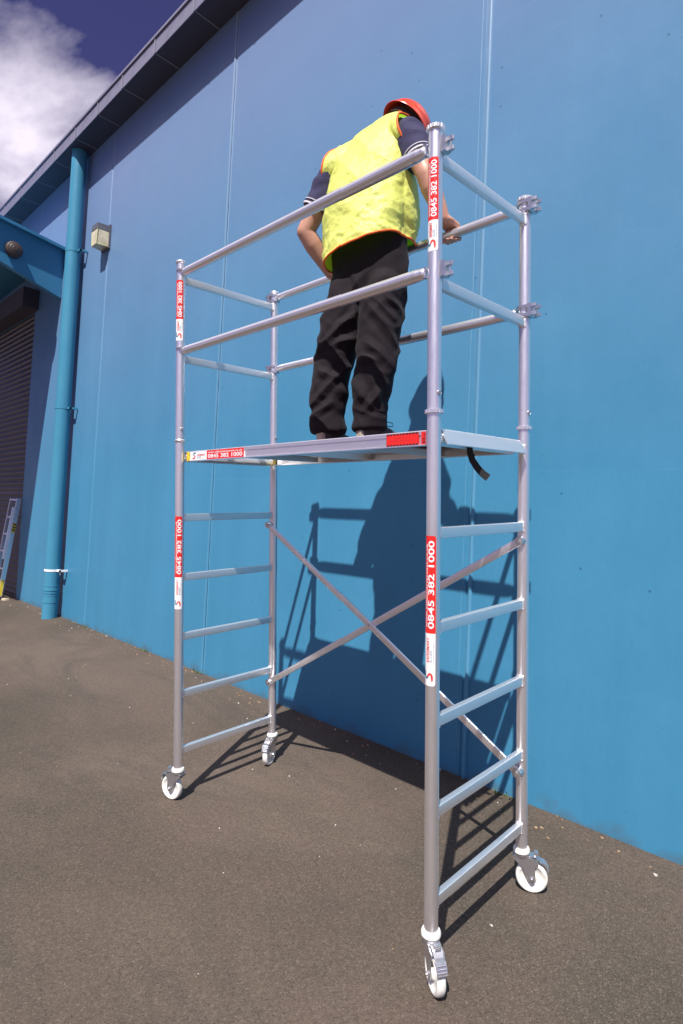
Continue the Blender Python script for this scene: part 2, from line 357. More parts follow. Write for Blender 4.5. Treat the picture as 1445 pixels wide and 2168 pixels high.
mb.box((-17.5 * S, -0.175, DOOR_TOP), (8.6 * S, -0.165, EAVE + 0.15), 0, WP); mb.box((DOOR_X - 0.02, -0.178, -0.35), (8.6 * S, -0.168, DOOR_TOP - 0.002), 0, WP)
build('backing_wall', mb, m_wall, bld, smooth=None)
# return pieces to close the building
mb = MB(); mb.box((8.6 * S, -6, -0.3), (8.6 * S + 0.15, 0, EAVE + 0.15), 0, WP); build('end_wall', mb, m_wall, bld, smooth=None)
for jx in joints[1:-1]:
    v0 = DOOR_TOP if jx < DOOR_X else -0.1
    mb = MB(); wdt = 0.010
    rnd = random.Random(int(jx * 100))
    pts = []; seg = 60
    for i in range(seg + 1):
        v = v0 + (EAVE - v0) * i / seg
        pts.append(WP(jx + rnd.uniform(-0.0012, 0.0012), -0.012 + rnd.uniform(-0.001, 0.001), v))
    mb.tube(pts, 0.0115, 8)
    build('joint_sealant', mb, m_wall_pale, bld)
# the joint by the tower also carries a rounded cover strip and a thin paint ridge
mb = MB(); mb.prism([(-0.013, 0), (0.013, 0), (0.011, 0.010), (0.005, 0.016), (-0.005, 0.016), (-0.011, 0.010)], WP(joints[4] + 0.018, 0.0005, -0.02), X, WN, WU, EAVE + 0.02)
build('joint_cover_strip', mb, m_wall_pale, bld, smooth=50)
mb = MB(); rnd = random.Random(5)
mb.tube([WP(joints[4] - 0.045 + rnd.uniform(-.001, .001), 0.0, v * 0.16) for v in range(int(EAVE / 0.16) + 1)], [0.0035 + rnd.uniform(-.0012, .0015) for v in range(int(EAVE / 0.16) + 1)], 6)
build('paint_ridge', mb, m_wall_pale, bld)
mb = MB(); mb.prism([(-0.012, 0), (0.012, 0), (0.009, 0.008), (-0.009, 0.008)], WP(joints[3] - 0.02, 0.0005, 0.0), X, WN, WU, EAVE)
build('joint_cover_strip', mb, m_wall_pale, bld, smooth=50)
# eave: soffit panels, fascia panels, cover strips
seams = [s_ * S for s_ in (-17.4, -16.53, -15.66, -14.8, -13.93, -13.06, -12.2, -11.24, -10.28, -9.46, -8.62, -7.75, -6.94, -6.16, -5.28, -4.38, -3.5, -2.6, -1.7, -0.8, 0.1, 1.0, 1.9, 2.8, 3.7, 4.6, 5.5, 6.4, 7.3, 8.2, 9.0)]
OV = 0.30; FH = 0.185
for a, b in zip(seams, seams[1:]):
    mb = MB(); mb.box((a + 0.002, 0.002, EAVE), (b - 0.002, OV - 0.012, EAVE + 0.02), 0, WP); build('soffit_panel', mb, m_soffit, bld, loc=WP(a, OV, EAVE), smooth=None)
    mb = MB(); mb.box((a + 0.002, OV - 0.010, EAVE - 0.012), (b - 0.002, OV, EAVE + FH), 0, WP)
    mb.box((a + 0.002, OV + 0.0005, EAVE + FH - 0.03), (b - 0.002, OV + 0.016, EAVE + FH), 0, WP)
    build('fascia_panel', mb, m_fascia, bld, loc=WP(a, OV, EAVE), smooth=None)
    mb = MB(); mb.box((a - 0.007, OV + 0.001, EAVE - 0.014), (a + 0.007, OV + 0.008, EAVE + FH - 0.031), 0, WP)
    mb.box((a - 0.006, 0.004, EAVE - 0.005), (a + 0.006, OV - 0.013, EAVE - 0.001), 0, WP)
    build('cover_strip', mb, m_seam, bld, loc=WP(a, OV, EAVE), smooth=None)
mb = MB(); mb.box((-17.4 * S, -6, EAVE + FH - 0.02), (9.0 * S, OV - 0.012, EAVE + FH - 0.005), 0, WP); build('roof', mb, m_soffit, bld, smooth=None)

# downpipe
px, ph, pr = -8.04 * S, 0.155 * S, 0.098
dp = empty('downpipe', WP(px, ph, 0), 'round blue drainpipe running down the wall from the eave', 'drainpipe')
mb = MB(); mb.tube([WP(px, ph, -0.03), WP(px, ph, EAVE - 0.004)], pr, 40); build('pipe', mb, m_pipe, dp, smooth=40)
mb = MB()
for v, e in ((0.30, 0.006), (0.335, 0.009), (0.355, 0.004), (0.372, 0.009), (0.43, 0.006)):
    mb.tube([WP(px, ph, v - 0.009), WP(px, ph, v + 0.009)], pr + e, 40)
mb.tube([WP(px, ph, 0.20), WP(px, ph, 0.43)], pr + 0.0035, 40)
build('pipe_socket', mb, m_pipe, dp, smooth=40)
for v, mt in ((5.70 * S, m_pipe), (3.22 * S, m_pipe), (0.72 * S, m_white)):
    mb = MB(); mb.tube([WP(px, ph, v - 0.014), WP(px, ph, v + 0.014)], pr + 0.004, 40)
    mb.box((px + pr - 0.01, ph - 0.05, v - 0.013), (px + pr + 0.075, ph - 0.02, v + 0.013), 0, WP); mb.box((px + pr + 0.045, 0.001, v - 0.013), (px + pr + 0.075, ph - 0.018, v + 0.012), 0, WP)
    mb.tube([WP(px + pr + 0.06, ph - 0.045, v - 0.05), WP(px + pr + 0.06, ph - 0.04, v + 0.02)], 0.006, 8)
    build('pipe_bracket', mb, mt, dp, smooth=40)

# wall lamp
lx, lv = -7.16 * S, 5.54 * S
lamp = empty('wall_lamp', WP(lx, 0, lv), 'cream box-shaped bulkhead lamp high on the blue wall', 'lamp')
def frus(mb, x0, x1, h0, h1, v0, v1, tx, tb, mi=0):
    p = []
    for v, t in ((v0, tb), (v1, tx)):
        p += [WP(lx + x0 - t * 0, h0, lv + v), WP(lx + x1, h0, lv + v), WP(lx + x1 - t, h1, lv + v), WP(lx + x0 + t, h1, lv + v)]
    mb.add(p, [(0, 1, 2, 3), (4, 7, 6, 5), (0, 4, 5, 1), (1, 5, 6, 2), (2, 6, 7, 3), (3, 7, 4, 0)], mi)
mb = MB(); mb.box((lx - 0.115, 0.001, lv - 0.02), (lx + 0.115, 0.025, lv + 0.29), 0, WP); build('back_plate', mb, m_lampcap, lamp, smooth=None)
mb = MB(); frus(mb, -0.10, 0.10, 0.026, 0.165, 0.0, 0.195, 0.012, 0.03); build('lens', mb, m_lens, lamp, smooth=None)
mb = MB(); frus(mb, -0.104, 0.104, 0.026, 0.17, 0.197, 0.27, 0.02, 0.012); build('top_cap', mb, m_lampcap, lamp, smooth=None)
mb = MB()
for sx in (-1, 1):
    mb.tube([WP(lx + sx * 0.092, 0.165, lv + 0.195), WP(lx + sx * 0.072, 0.166, lv)], 0.004, 6)
    mb.tube([WP(lx + sx * 0.072, 0.166, lv), WP(lx + sx * 0.10, 0.026, lv)], 0.004, 6)
mb.tube([WP(lx - 0.072, 0.166, lv), WP(lx + 0.072, 0.166, lv)], 0.004, 6)
build('lens_frame', mb, m_brass, lamp)

# roller door
rd = empty('roller_door', WP(-11.7 * S, 0, 0), 'dark corrugated roller door in shade beneath the blue canopy', 'roller door')
dh = -0.05; x0, x1 = -13.3 * S, DOOR_X
n_sl = 52; sh = DOOR_TOP / n_sl
prof = [(-0.004, 0.0), (0.004, 0.004), (0.0, 0.25 * sh), (0.010, 0.42 * sh), (0.016, 0.62 * sh), (0.012, 0.84 * sh), (0.002, 0.985 * sh), (-0.008, 0.985 * sh), (-0.01, 0.0)]
mb = MB(); mb.prism([(a, b) for a, b in prof], WP(x0 - 0.05, dh, 0), WN, WU, X, x1 - x0 + 0.08)
slat0 = build('slat', mb, m_door, rd, loc=WP((x0 + x1) / 2, dh, 0), smooth=40)
for i in range(1, n_sl): copy_at(slat0, WU * (sh * i))
mb = MB(); mb.box((x0 - 0.12, -0.12, DOOR_TOP - 0.09), (x1 + 0.03, -0.062, DOOR_TOP + 0.03), 0, WP); build('head_guide', mb, m_door, rd, smooth=None)
mb = MB(); mb.box((x0 - 0.12, 0.002, DOOR_TOP - 0.015), (x1 + 0.09, 0.24, DOOR_TOP + 0.30), 0, WP); build('hood_box', mb, m_soffit, rd, smooth=None)
# wall left of the door
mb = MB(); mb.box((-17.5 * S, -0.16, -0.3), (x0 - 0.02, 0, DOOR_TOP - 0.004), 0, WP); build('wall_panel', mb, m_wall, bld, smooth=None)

# canopy over the door
cb = empty('door_canopy', WP(-8.87 * S, 0, 5.5 * S), 'blue steel canopy with tapered bracket beside the drainpipe', 'canopy')
def bracket(xb, name='bracket_beam'):
    kx = 0.2
    def f(h, v): return WP(xb + kx * h, h, v)
    mb = MB(); L_ = 3.4
    bot = lambda h: 5.22 * S + 0.24 * h; top = lambda h: 6.0 * S + 0.055 * h
    for dx_ in (0.0,):
        mb.add([f(0.003, bot(0)), f(L_, bot(L_)), f(L_, top(L_)), f(0.003, top(0))] + [q + X * -0.012 for q in (f(0.003, bot(0)), f(L_, bot(L_)), f(L_, top(L_)), f(0.003, top(0)))],
               [(0, 1, 2, 3), (7, 6, 5, 4), (0, 4, 5, 1), (1, 5, 6, 2), (2, 6, 7, 3), (3, 7, 4, 0)])
    for fn, t0, t1, ww in ((top, 0.001, 0.014, 0.085), (bot, -0.014, -0.001, 0.006)):
        p = [f(h, fn(h) + t) + X * (sx - 0.006) for t in (t0, t1) for h, sx in ((0.003, ww), (L_, ww), (L_, -0.085), (0.003, -0.085))]
        mb.add(p, [(0, 1, 2, 3), (7, 6, 5, 4), (0, 4, 5, 1), (1, 5, 6, 2), (2, 6, 7, 3), (3, 7, 4, 0)])
    return build(name, mb, m_steelblue, cb, loc=f(0, 5.5 * S), smooth=None)
b0 = bracket(-8.87 * S)
copy_at(b0, X * -4.3)
mb = MB()
for i in range(3):
    mb.box((-13.9 * S, 0.3 + i * 1.55, 6.0 * S + 0.04 + i * 0.08), (-8.87 * S - 0.02, 0.36 + i * 1.55, 6.0 * S + 0.075 + i * 0.08), 0, WP)
build('purlin', mb, m_steelblue, cb, smooth=None)
mb = MB(); p = []
kk = 0.2
top = lambda h: 6.0 * S + 0.055 * h + 0.016
for h in (0.004, 3.46):
    for xx in (-14.0 * S, -8.87 * S + 0.075 + kk * h):
        for t in (0, 0.03): p.append(WP(xx, h, top(h) + t))
mb.add(p, [(0, 1, 3, 2), (4, 6, 7, 5), (0, 4, 5, 1), (2, 3, 7, 6), (0, 2, 6, 4), (1, 5, 7, 3)])
build('canopy_roof', mb, m_steelblue, cb, smooth=None)
# round ribbed fitting on the bracket
fx = -8.87 * S + 0.06 + 0.2 * 0.70
fit = empty('round_fixture', WP(fx, 0.68, 5.70 * S), 'dark brown ribbed round fixture on the blue canopy bracket', 'fixture')
mb = MB(); prof = [(0.004, 0.0), (0.105, 0.0), (0.112, 0.012), (0.112, 0.05), (0.10, 0.072), (0.092, 0.076), (0.085, 0.086), (0.072, 0.088), (0.062, 0.098), (0.045, 0.099), (0.03, 0.106), (0.004, 0.106)]
mb.lathe(prof, WP(fx - 0.058, 0.72, 5.68 * S), X, 32); build('cover', mb, m_dark, fit, smooth=25)

# ladder leaning on the roller door
ld = empty('ladder', WP(-10.3 * S, 0.16, 0), 'short aluminium ladder with yellow stickers leaning on the roller door', 'ladder')
def LP(s_, t, o=0): # s across (0 right), t up 0..1, o out
    return WP(-10.16 * S - 0.03 * t - s_, 0.20 - 0.20 * t + o, 1.80 * S * t)
ldu = (LP(0, 1) - LP(0, 0)).normalized(); ldn = ldu.cross(X).normalized() * -1
LL = (LP(0, 1) - LP(0, 0)).length
if ldn.dot(WN) < 0: ldn = -ldn
for s_ in (0.0, 0.33):
    mb = MB(); mb.prism([(-0.0125, -0.033), (0.0125, -0.033), (0.0125, 0.033), (-0.0125, 0.033)], LP(s_, 0) + ldn * 0.04, X, ldn, ldu, LL); build('stile', mb, m_alu, ld, smooth=None)
for i in range(6):
    t = 0.12 + i * 0.172
    if i == 5: t = 0.985
    mb = MB(); mb.box((-0.33 + 0.014, -0.016, -0.012), (-0.014, 0.016, 0.012), 0, lambda a, b, c, t=t: LP(0, t) + X * a + ldn * (0.04 + b) + ldu * c); build('rung', mb, m_alu_x, ld, smooth=None)
mb = MB(); mb.box((0.0135, -0.024, 0.05), (0.0165, 0.024, 0.30), 0, lambda a, b, c: LP(0, 0) + X * a + ldn * (0.04 + b) + ldu * c); build('label_sticker', mb, m_yellow, ld, smooth=None)
mb = MB(); mb.box((0.0135, -0.03, 1.05), (0.0165, 0.022, 1.2), 0, lambda a, b, c: LP(0, 0) + X * a + ldn * (0.04 + b) + ldu * c)
for i in range(3):
    mb.add([LP(0, 0) + X * 0.0171 + ldn * (0.04 + b) + ldu * c for b, c in ((-0.03, 1.07 + i * .045), (0.022, 1.09 + i * .045), (0.022, 1.11 + i * .045), (-0.03, 1.09 + i * .045))], [(0, 1, 2, 3)], 1)
build('hazard_sticker', mb, [m_yellow, m_black], ld, smooth=None)
mb = MB(); mb.box((0.0, -0.03, 0.62), (0.03, 0.0, 1.45), 0, lambda a, b, c: LP(0.05, 0) + X * a + ldn * (0.1 + b) + ldu * c); build('sliding_rail', mb, m_alu, ld, smooth=None)
for s_ in (0.0, 0.33):
    mb = MB(); mb.box((-0.02, -0.042, -0.006), (0.02, 0.042, 0.035), 0, lambda a, b, c: LP(s_, 0) + X * a + ldn * (0.04 + b) + ldu * c); build('foot', mb, m_strap, ld, smooth=None)
mb = MB(); mb.box((-0.16, -0.025, 0.0), (0.16, 0.025, 0.03), 0, lambda a, b, c: Vector((-8.98, 1.10, 0)) + X * a * .8 + Y * (b + a * .5) + Z * c)
tag(build('timber_offcut', mb, m_timber, smooth=None), 'pale timber offcut lying on the asphalt near the ladder foot', 'timber')
# ------------------------------------------------------------------ scaffold tower
L, W_ = 1.679, 0.66
PR = 0.0245
POLE = {'A': Vector((-L, 0, 0)), 'B': Vector((-L, W_, 0)), 'C': Vector((0, 0, 0)), 'D': Vector((0, W_, 0))}
tower = empty('scaffold_tower', (-L / 2, W_ / 2, 0), 'silver aluminium mobile scaffold tower on white castors in front of blue wall', 'scaffold tower')
ZB, ZJ, ZT = 0.165, 1.974, 2.956

def pole_mb(p, z0, z1, n=32):
    mb = MB(); r0 = PR
    # slightly domed ends and three shallow drawn ribs like an extrusion
    prof = [(r0 - 0.002, z0), (r0, z0 + 0.002), (r0, z1 - 0.002), (r0 - 0.002, z1)]
    mb.lathe(prof, p, Z, n); return mb
low = build('lower_pole', pole_mb(POLE['C'], ZB, ZJ), m_alu, tower, loc=POLE['C'])
upp = build('guard_pole', pole_mb(POLE['C'], ZJ + 0.0015, ZT), m_alu, tower, loc=POLE['C'])
for k in 'ABD': copy_at(low, POLE[k]); copy_at(upp, POLE[k])
def ring_mb(z, knurl):
    mb = MB()
    if knurl: mb.lathe([(PR + 0.0005, z - 0.007), (PR + 0.006, z - 0.006), (PR + 0.006, z + 0.006), (PR + 0.0005, z + 0.007)], (0, 0, 0), Z, 72, teeth=0.0022)
    else: mb.lathe([(PR + 0.0005, z - 0.008), (PR + 0.004, z - 0.005), (PR + 0.0055, z), (PR + 0.004, z + 0.005), (PR + 0.0005, z + 0.008)], (0, 0, 0), Z, 32)
    return mb
rj = build('joint_collar', ring_mb(ZJ, True), m_alu, tower, loc=POLE['C'], smooth=25); copy_at(rj, POLE['D'])
rp = build('joint_collar', ring_mb(ZJ, False), m_alu, tower, loc=POLE['C']); rp.location += POLE['A']; WLOC[rp.name] += POLE['A']; copy_at(rp, POLE['B'] - POLE['A'])
# top caps
def cap_mb(knurl):
    mb = ring_mb(ZT - 0.004, knurl)
    mb.lathe([(PR + 0.003, ZT + 0.0008), (PR + 0.003, ZT + 0.003), (PR - 0.004, ZT + 0.0065), (0.004, ZT + 0.0075)], (0, 0, 0), Z, 32); return mb
c1 = build('top_cap', cap_mb(True), m_alu, tower, loc=POLE['C'], smooth=25); copy_at(c1, POLE['D'])
c2 = build('top_cap', cap_mb(False), m_alu, tower, loc=POLE['C']); c2.location += POLE['A']; WLOC[c2.name] += POLE['A']; copy_at(c2, POLE['B'] - POLE['A'])
# snap bolts above the joints, facing the open yard
def bolt_mb(dirv):
    mb = MB(); d = Vector(dirv).normalized()
    mb.lathe([(0.0095, -0.002), (0.0095, 0.003), (0.0075, 0.0042), (0.0065, 0.0022), (0.0042, 0.0022), (0.0036, 0.005), (0.0008, 0.0056)], d * PR + Z * 2.037, d, 20); return mb
bo = build('snap_bolt', bolt_mb((0.97, -0.2, 0)), m_zinc, tower, loc=POLE['C'])
for k in 'ABD': copy_at(bo, POLE[k])

# end-frame rungs with weld beads
def rung(z, h=0.039, d=0.025):
    mb = MB(); mb.prism(rrect(d, h, 0.0035), Vector((0, PR - 0.004, z)), X, Z, Y, W_ - 2 * PR + 0.008)
    rg = build('rung', mb, m_alu_y, tower, loc=(0, W_ / 2, z), smooth=30)
    for y0, s_ in ((PR, 1), (W_ - PR, -1)):
        wb = MB(); rnd = random.Random(int(z * 977) + s_)
        path = [(d / 2 + 0.001, -h / 2 - 0.001), (d / 2 + 0.001, h / 2 + 0.001), (-d / 2 - 0.001, h / 2 + 0.001), (-d / 2 - 0.001, -h / 2 - 0.001)]
        pts = []
        for a, b in zip(path, path[1:] + path[:1]):
            for i in range(8):
                t = i / 8; pts.append((a[0] + (b[0] - a[0]) * t, a[1] + (b[1] - a[1]) * t))
        pts.append(pts[0])
        pp = []
        for xx, zz in pts:
            yy = math.sqrt(max(PR * PR - xx * xx, 0)); base = yy if s_ > 0 else W_ - yy
            pp.append(Vector((xx * 1.02, base + s_ * 0.001, z + zz)))
        wb.tube(pp, [0.0034 + rnd.uniform(-0.001, 0.0014) for _ in pp], 6, caps=False)
        build('weld', wb, m_weld, rg)
    copy_at(rg, X * -L)
for z in (2.8586, 2.424, 1.5527, 1.2244, 0.8979, 0.5822, 0.2724): rung(z)
rung(1.884, 0.03)

# guard rails (crimped ends) and their snap-on claws
def rail(y, z, d, inset0=0.036, inset1=0.040):
    mb = MB(); r0 = 0.0225; xs = []
    a, b = -L + inset0, -inset1
    prof = [(a, 0.6), (a + 0.006, 0.86), (a + 0.03, 0.92), (a + 0.036, 1.0), (a + 0.042, 0.93), (a + 0.050, 1.0), (a + 0.056, 0.93), (a + 0.064, 1.0), (a + 0.075, 1.0)]
    prof += [(-L * (1 - t) + -0.08 * t if False else (a + 0.075) + ((b - 0.075) - (a + 0.075)) * t, 1.0) for t in (0.25, 0.5, 0.75)]
    prof += [(b - 0.075, 1.0), (b - 0.064, 1.0), (b - 0.056, 0.93), (b - 0.050, 1.0), (b - 0.042, 0.93), (b - 0.036, 1.0), (b - 0.03, 0.92), (b - 0.006, 0.86), (b, 0.6)]
    mb.tube([(x, y, z) for x, _ in prof], [r0 * f for _, f in prof], 28)
    return build('guard_rail', mb, m_alu_x, tower, loc=(-L / 2, y, z), smooth=40)
def claw(p, z, s_, parent, sides=(1, -1)):
    """two jaw plates gripping the pole, prongs reaching past it along s_"""
    mb = MB(); fr = lambda a, b, c: Vector((p.x + s_ * a, p.y + b, z + c))
    r1 = PR + 0.0015
    arc = [(r1 * math.sin(R(t)), r1 * math.cos(R(t))) for t in range(-80, 81, 16)]     # from the near side round
    for zl, zh in ((0.011, 0.024), (-0.024, -0.011)):
        for sd in sides:
            inner = [(-0.034, 0.0)] + [(r1 * math.cos(R(a)), sd * r1 * math.sin(R(a))) for a in range(180, 29, -15)] + [(0.040, sd * 0.011), (0.060, sd * 0.012)]
            outer = [(0.064, sd * 0.016), (0.062, sd * 0.024), (0.040, sd * 0.029), (0.012, sd * 0.030), (-0.012, sd * 0.0285), (-0.026, sd * 0.021), (-0.034, sd * 0.012)]
            poly = inner + outer
            pts = [fr(a, b, zl) for a, b in poly] + [fr(a, b, zh) for a, b in poly]; n = len(poly)
            mb.add(pts, [tuple(range(n)), tuple(range(2 * n - 1, n - 1, -1))] + [(i, n + i, n + (i + 1) % n, (i + 1) % n) for i in range(n)])
    mb.box((0.0265, -0.030 if -1 in sides else -0.006, -0.027), (0.042, 0.030, 0.027), 0, fr)
    if -1 in sides: mb.tube([fr(0.050, -0.018, -0.019), fr(0.050, -0.018, 0.019)], 0.0042, 10)
    mb.tube([fr(0.050, 0.018, -0.019), fr(0.050, 0.018, 0.019)], 0.0042, 10)
    mb.box((-0.052, -0.008, -0.0175), (-0.0335, 0.008, 0.0195), 0, fr)
    build('rail_claw', mb, m_zinc, parent, smooth=30)
def latch(p, z, parent):
    mb = MB(); fr = lambda a, b, c: Vector((p.x - a, p.y + b, z + c))
    mb.box((-0.040, -0.014, 0.012), (-0.018, 0.014, 0.020), 0, fr); mb.box((-0.046, -0.010, -0.016), (-0.028, 0.010, 0.012), 0, fr)
    mb.box((-0.016, -PR - 0.004, 0.010), (0.006, -PR + 0.001, 0.016), 0, fr); mb.box((-0.030, -PR - 0.004, 0.010), (-0.016, 0.0, 0.017), 0, fr)
    build('rail_latch', mb, m_zinc, parent, smooth=30)
for z in (2.891, 2.463):
    g = rail(0, z, 1); claw(POLE['C'], z, 1, g, (1,)); latch(POLE['A'], z, g)
for z in (2.917, 2.470):
    g = rail(W_, z, 1); claw(POLE['D'], z, 1, g); claw(POLE['B'], z, -1, g)

# cross braces on the wall side, fixed inside the back poles
BY = W_ - 0.028
def brace(z0, z1, y):
    p0, p1 = Vector((-L + 0.0, y, z0)), Vector((0.0, y, z1)); d = (p1 - p0); ln = d.length; d.normalize(); up = Y.cross(d) * -1
    if up.z < 0: up = -up
    mb = MB(); mb.prism(rrect(0.011, 0.034, 0.002), p0 - d * 0.012, Y, up, d, ln + 0.024)
    b = build('cross_brace', mb, m_alu_x, tower, loc=(p0 + p1) / 2, smooth=30)
    for p in (p0, p1):
        hb = MB(); q = p + Y * 0.0
        hb.lathe([(0.019, -0.014), (0.020, -0.007), (0.0205, 0.018), (0.0195, 0.022)], q, Y, 20); hb.lathe([(0.008, -0.020), (0.008, -0.0145)], q, Y, 6)
        build('brace_hook', hb, m_zinc, b, smooth=30)
    return b
brace(1.492, 0.513, BY - 0.012); brace(0.505, 1.492, BY + 0.0005)
mb = MB(); mb.lathe([(0.007, -0.022), (0.008, -0.018), (0.008, 0.006)], Vector((-L / 2, BY - 0.0, 1.0)), Y, 12); build('brace_rivet', mb, m_zinc, tower)

# deck
deck = empty('platform', (-L / 2, W_ / 2, 1.86), None, None, tower)
tag(deck, 'working platform with brown plywood deck')
def beam(y, s_):
    """side beam: face looks along -Y*s_"""
    prof = [(0, 1.861), (-0.005, 1.861), (-0.005, 1.8655), (0, 1.867), (0, 1.898), (-0.0035, 1.8995), (-0.0035, 1.913), (-0.002, 1.9155), (0.012, 1.9155), (0.012, 1.912), (0.004, 1.911), (0.004, 1.868), (0.030, 1.867), (0.030, 1.861)]
    mb = MB(); mb.prism([(a * s_, b) for a, b in prof], Vector((-L + 0.062, y, 0)), Y, Z, X, L - 0.062 - 0.05)
    return build('side_beam', mb, m_alu_x, deck, smooth=None)
beam(0.026, 1); beam(W_ - 0.026, -1)
mb = MB(); mb.box((-L + 0.045, 0.0305, 1.9045), (-0.030, W_ - 0.040, 1.9115)); mb.box((-L + 0.045, 0.085, 1.9117), (-0.030, W_ - 0.040, 1.924)); build('deck_board', mb, m_ply, deck, smooth=None)
for x, s_ in ((0, 1), (-L, -1)):                             # inverted-V hook channels on the end rungs
    prof = [(-0.007, 1.9185), (0.004, 1.9185), (0.0075, 1.915), (0.034, 1.864), (0.034, 1.861), (0.030, 1.861), (0.0045, 1.9105), (-0.0075, 1.9105), (-0.030, 1.861), (-0.034, 1.861), (-0.034, 1.864), (-0.0105, 1.915)]
    mb = MB(); mb.prism([(a * s_, b) for a, b in prof], Vector((x, PR + 0.012, 0)), X, Z, Y, W_ - 2 * PR - 0.03)
    build('end_channel', mb, m_alu_y, deck, smooth=None)
for x in (-L + 0.45, -0.86, -0.42):
    mb = MB(); mb.box((x - 0.018, 0.060, 1.868), (x + 0.018, W_ - 0.060, 1.8945)); build('cross_member', mb, m_alu_y, deck, smooth=None)
mb = MB(); mb.box((-0.84, 0.07, 1.895), (-0.44, W_ - 0.065, 1.904)); build('trapdoor_panel', mb, m_alu_x, deck, smooth=None)
for x, sg in ((-L + 0.05, 1), (-0.044, -1)):
    for y in (0.03, W_ - 0.03):
        mb = MB(); mb.box((x - 0.014, y - 0.008, 1.866), (x + 0.012, y + 0.012, 1.912)); mb.box((x - 0.014 if sg > 0 else x + 0.003, y - 0.010, 1.861), (x - 0.004 if sg > 0 else x + 0.012, y - 0.0085, 1.915))
        build('end_clip', mb, m_yellow if x < -1 else m_zinc, deck, smooth=None)
mb = MB(); pts = [Vector(p) for p in ((-0.020, 0.262, 1.872), (-0.018, 0.262, 1.845), (-0.012, 0.270, 1.818), (0.000, 0.285, 1.790), (0.014, 0.300, 1.768), (0.030, 0.314, 1.752))]
vs = []
for i, p in enumerate(pts):
    t = (pts[min(i + 1, 5)] - pts[max(i - 1, 0)]).normalized(); wv = Vector((0.72, 0.69, 0.05)); wv = (wv - t * wv.dot(t)).normalized() * (0.011 + 0.0035 * i / 5); nn = t.cross(wv).normalized() * 0.0012
    vs += [p - wv + nn, p + wv + nn, p + wv - nn, p - wv - nn]
mb.add(vs, [(i * 4 + k, i * 4 + (k + 1) % 4, i * 4 + 4 + (k + 1) % 4, i * 4 + 4 + k) for i in range(5) for k in range(4)] + [(3, 2, 1, 0), (20, 21, 22, 23)])
mb.tube([(-0.020, 0.262, 1.875), (-0.016, 0.272, 1.85), (-0.010, 0.280, 1.835)], 0.003, 6)
build('pull_strap', mb, m_strap, deck, smooth=40)

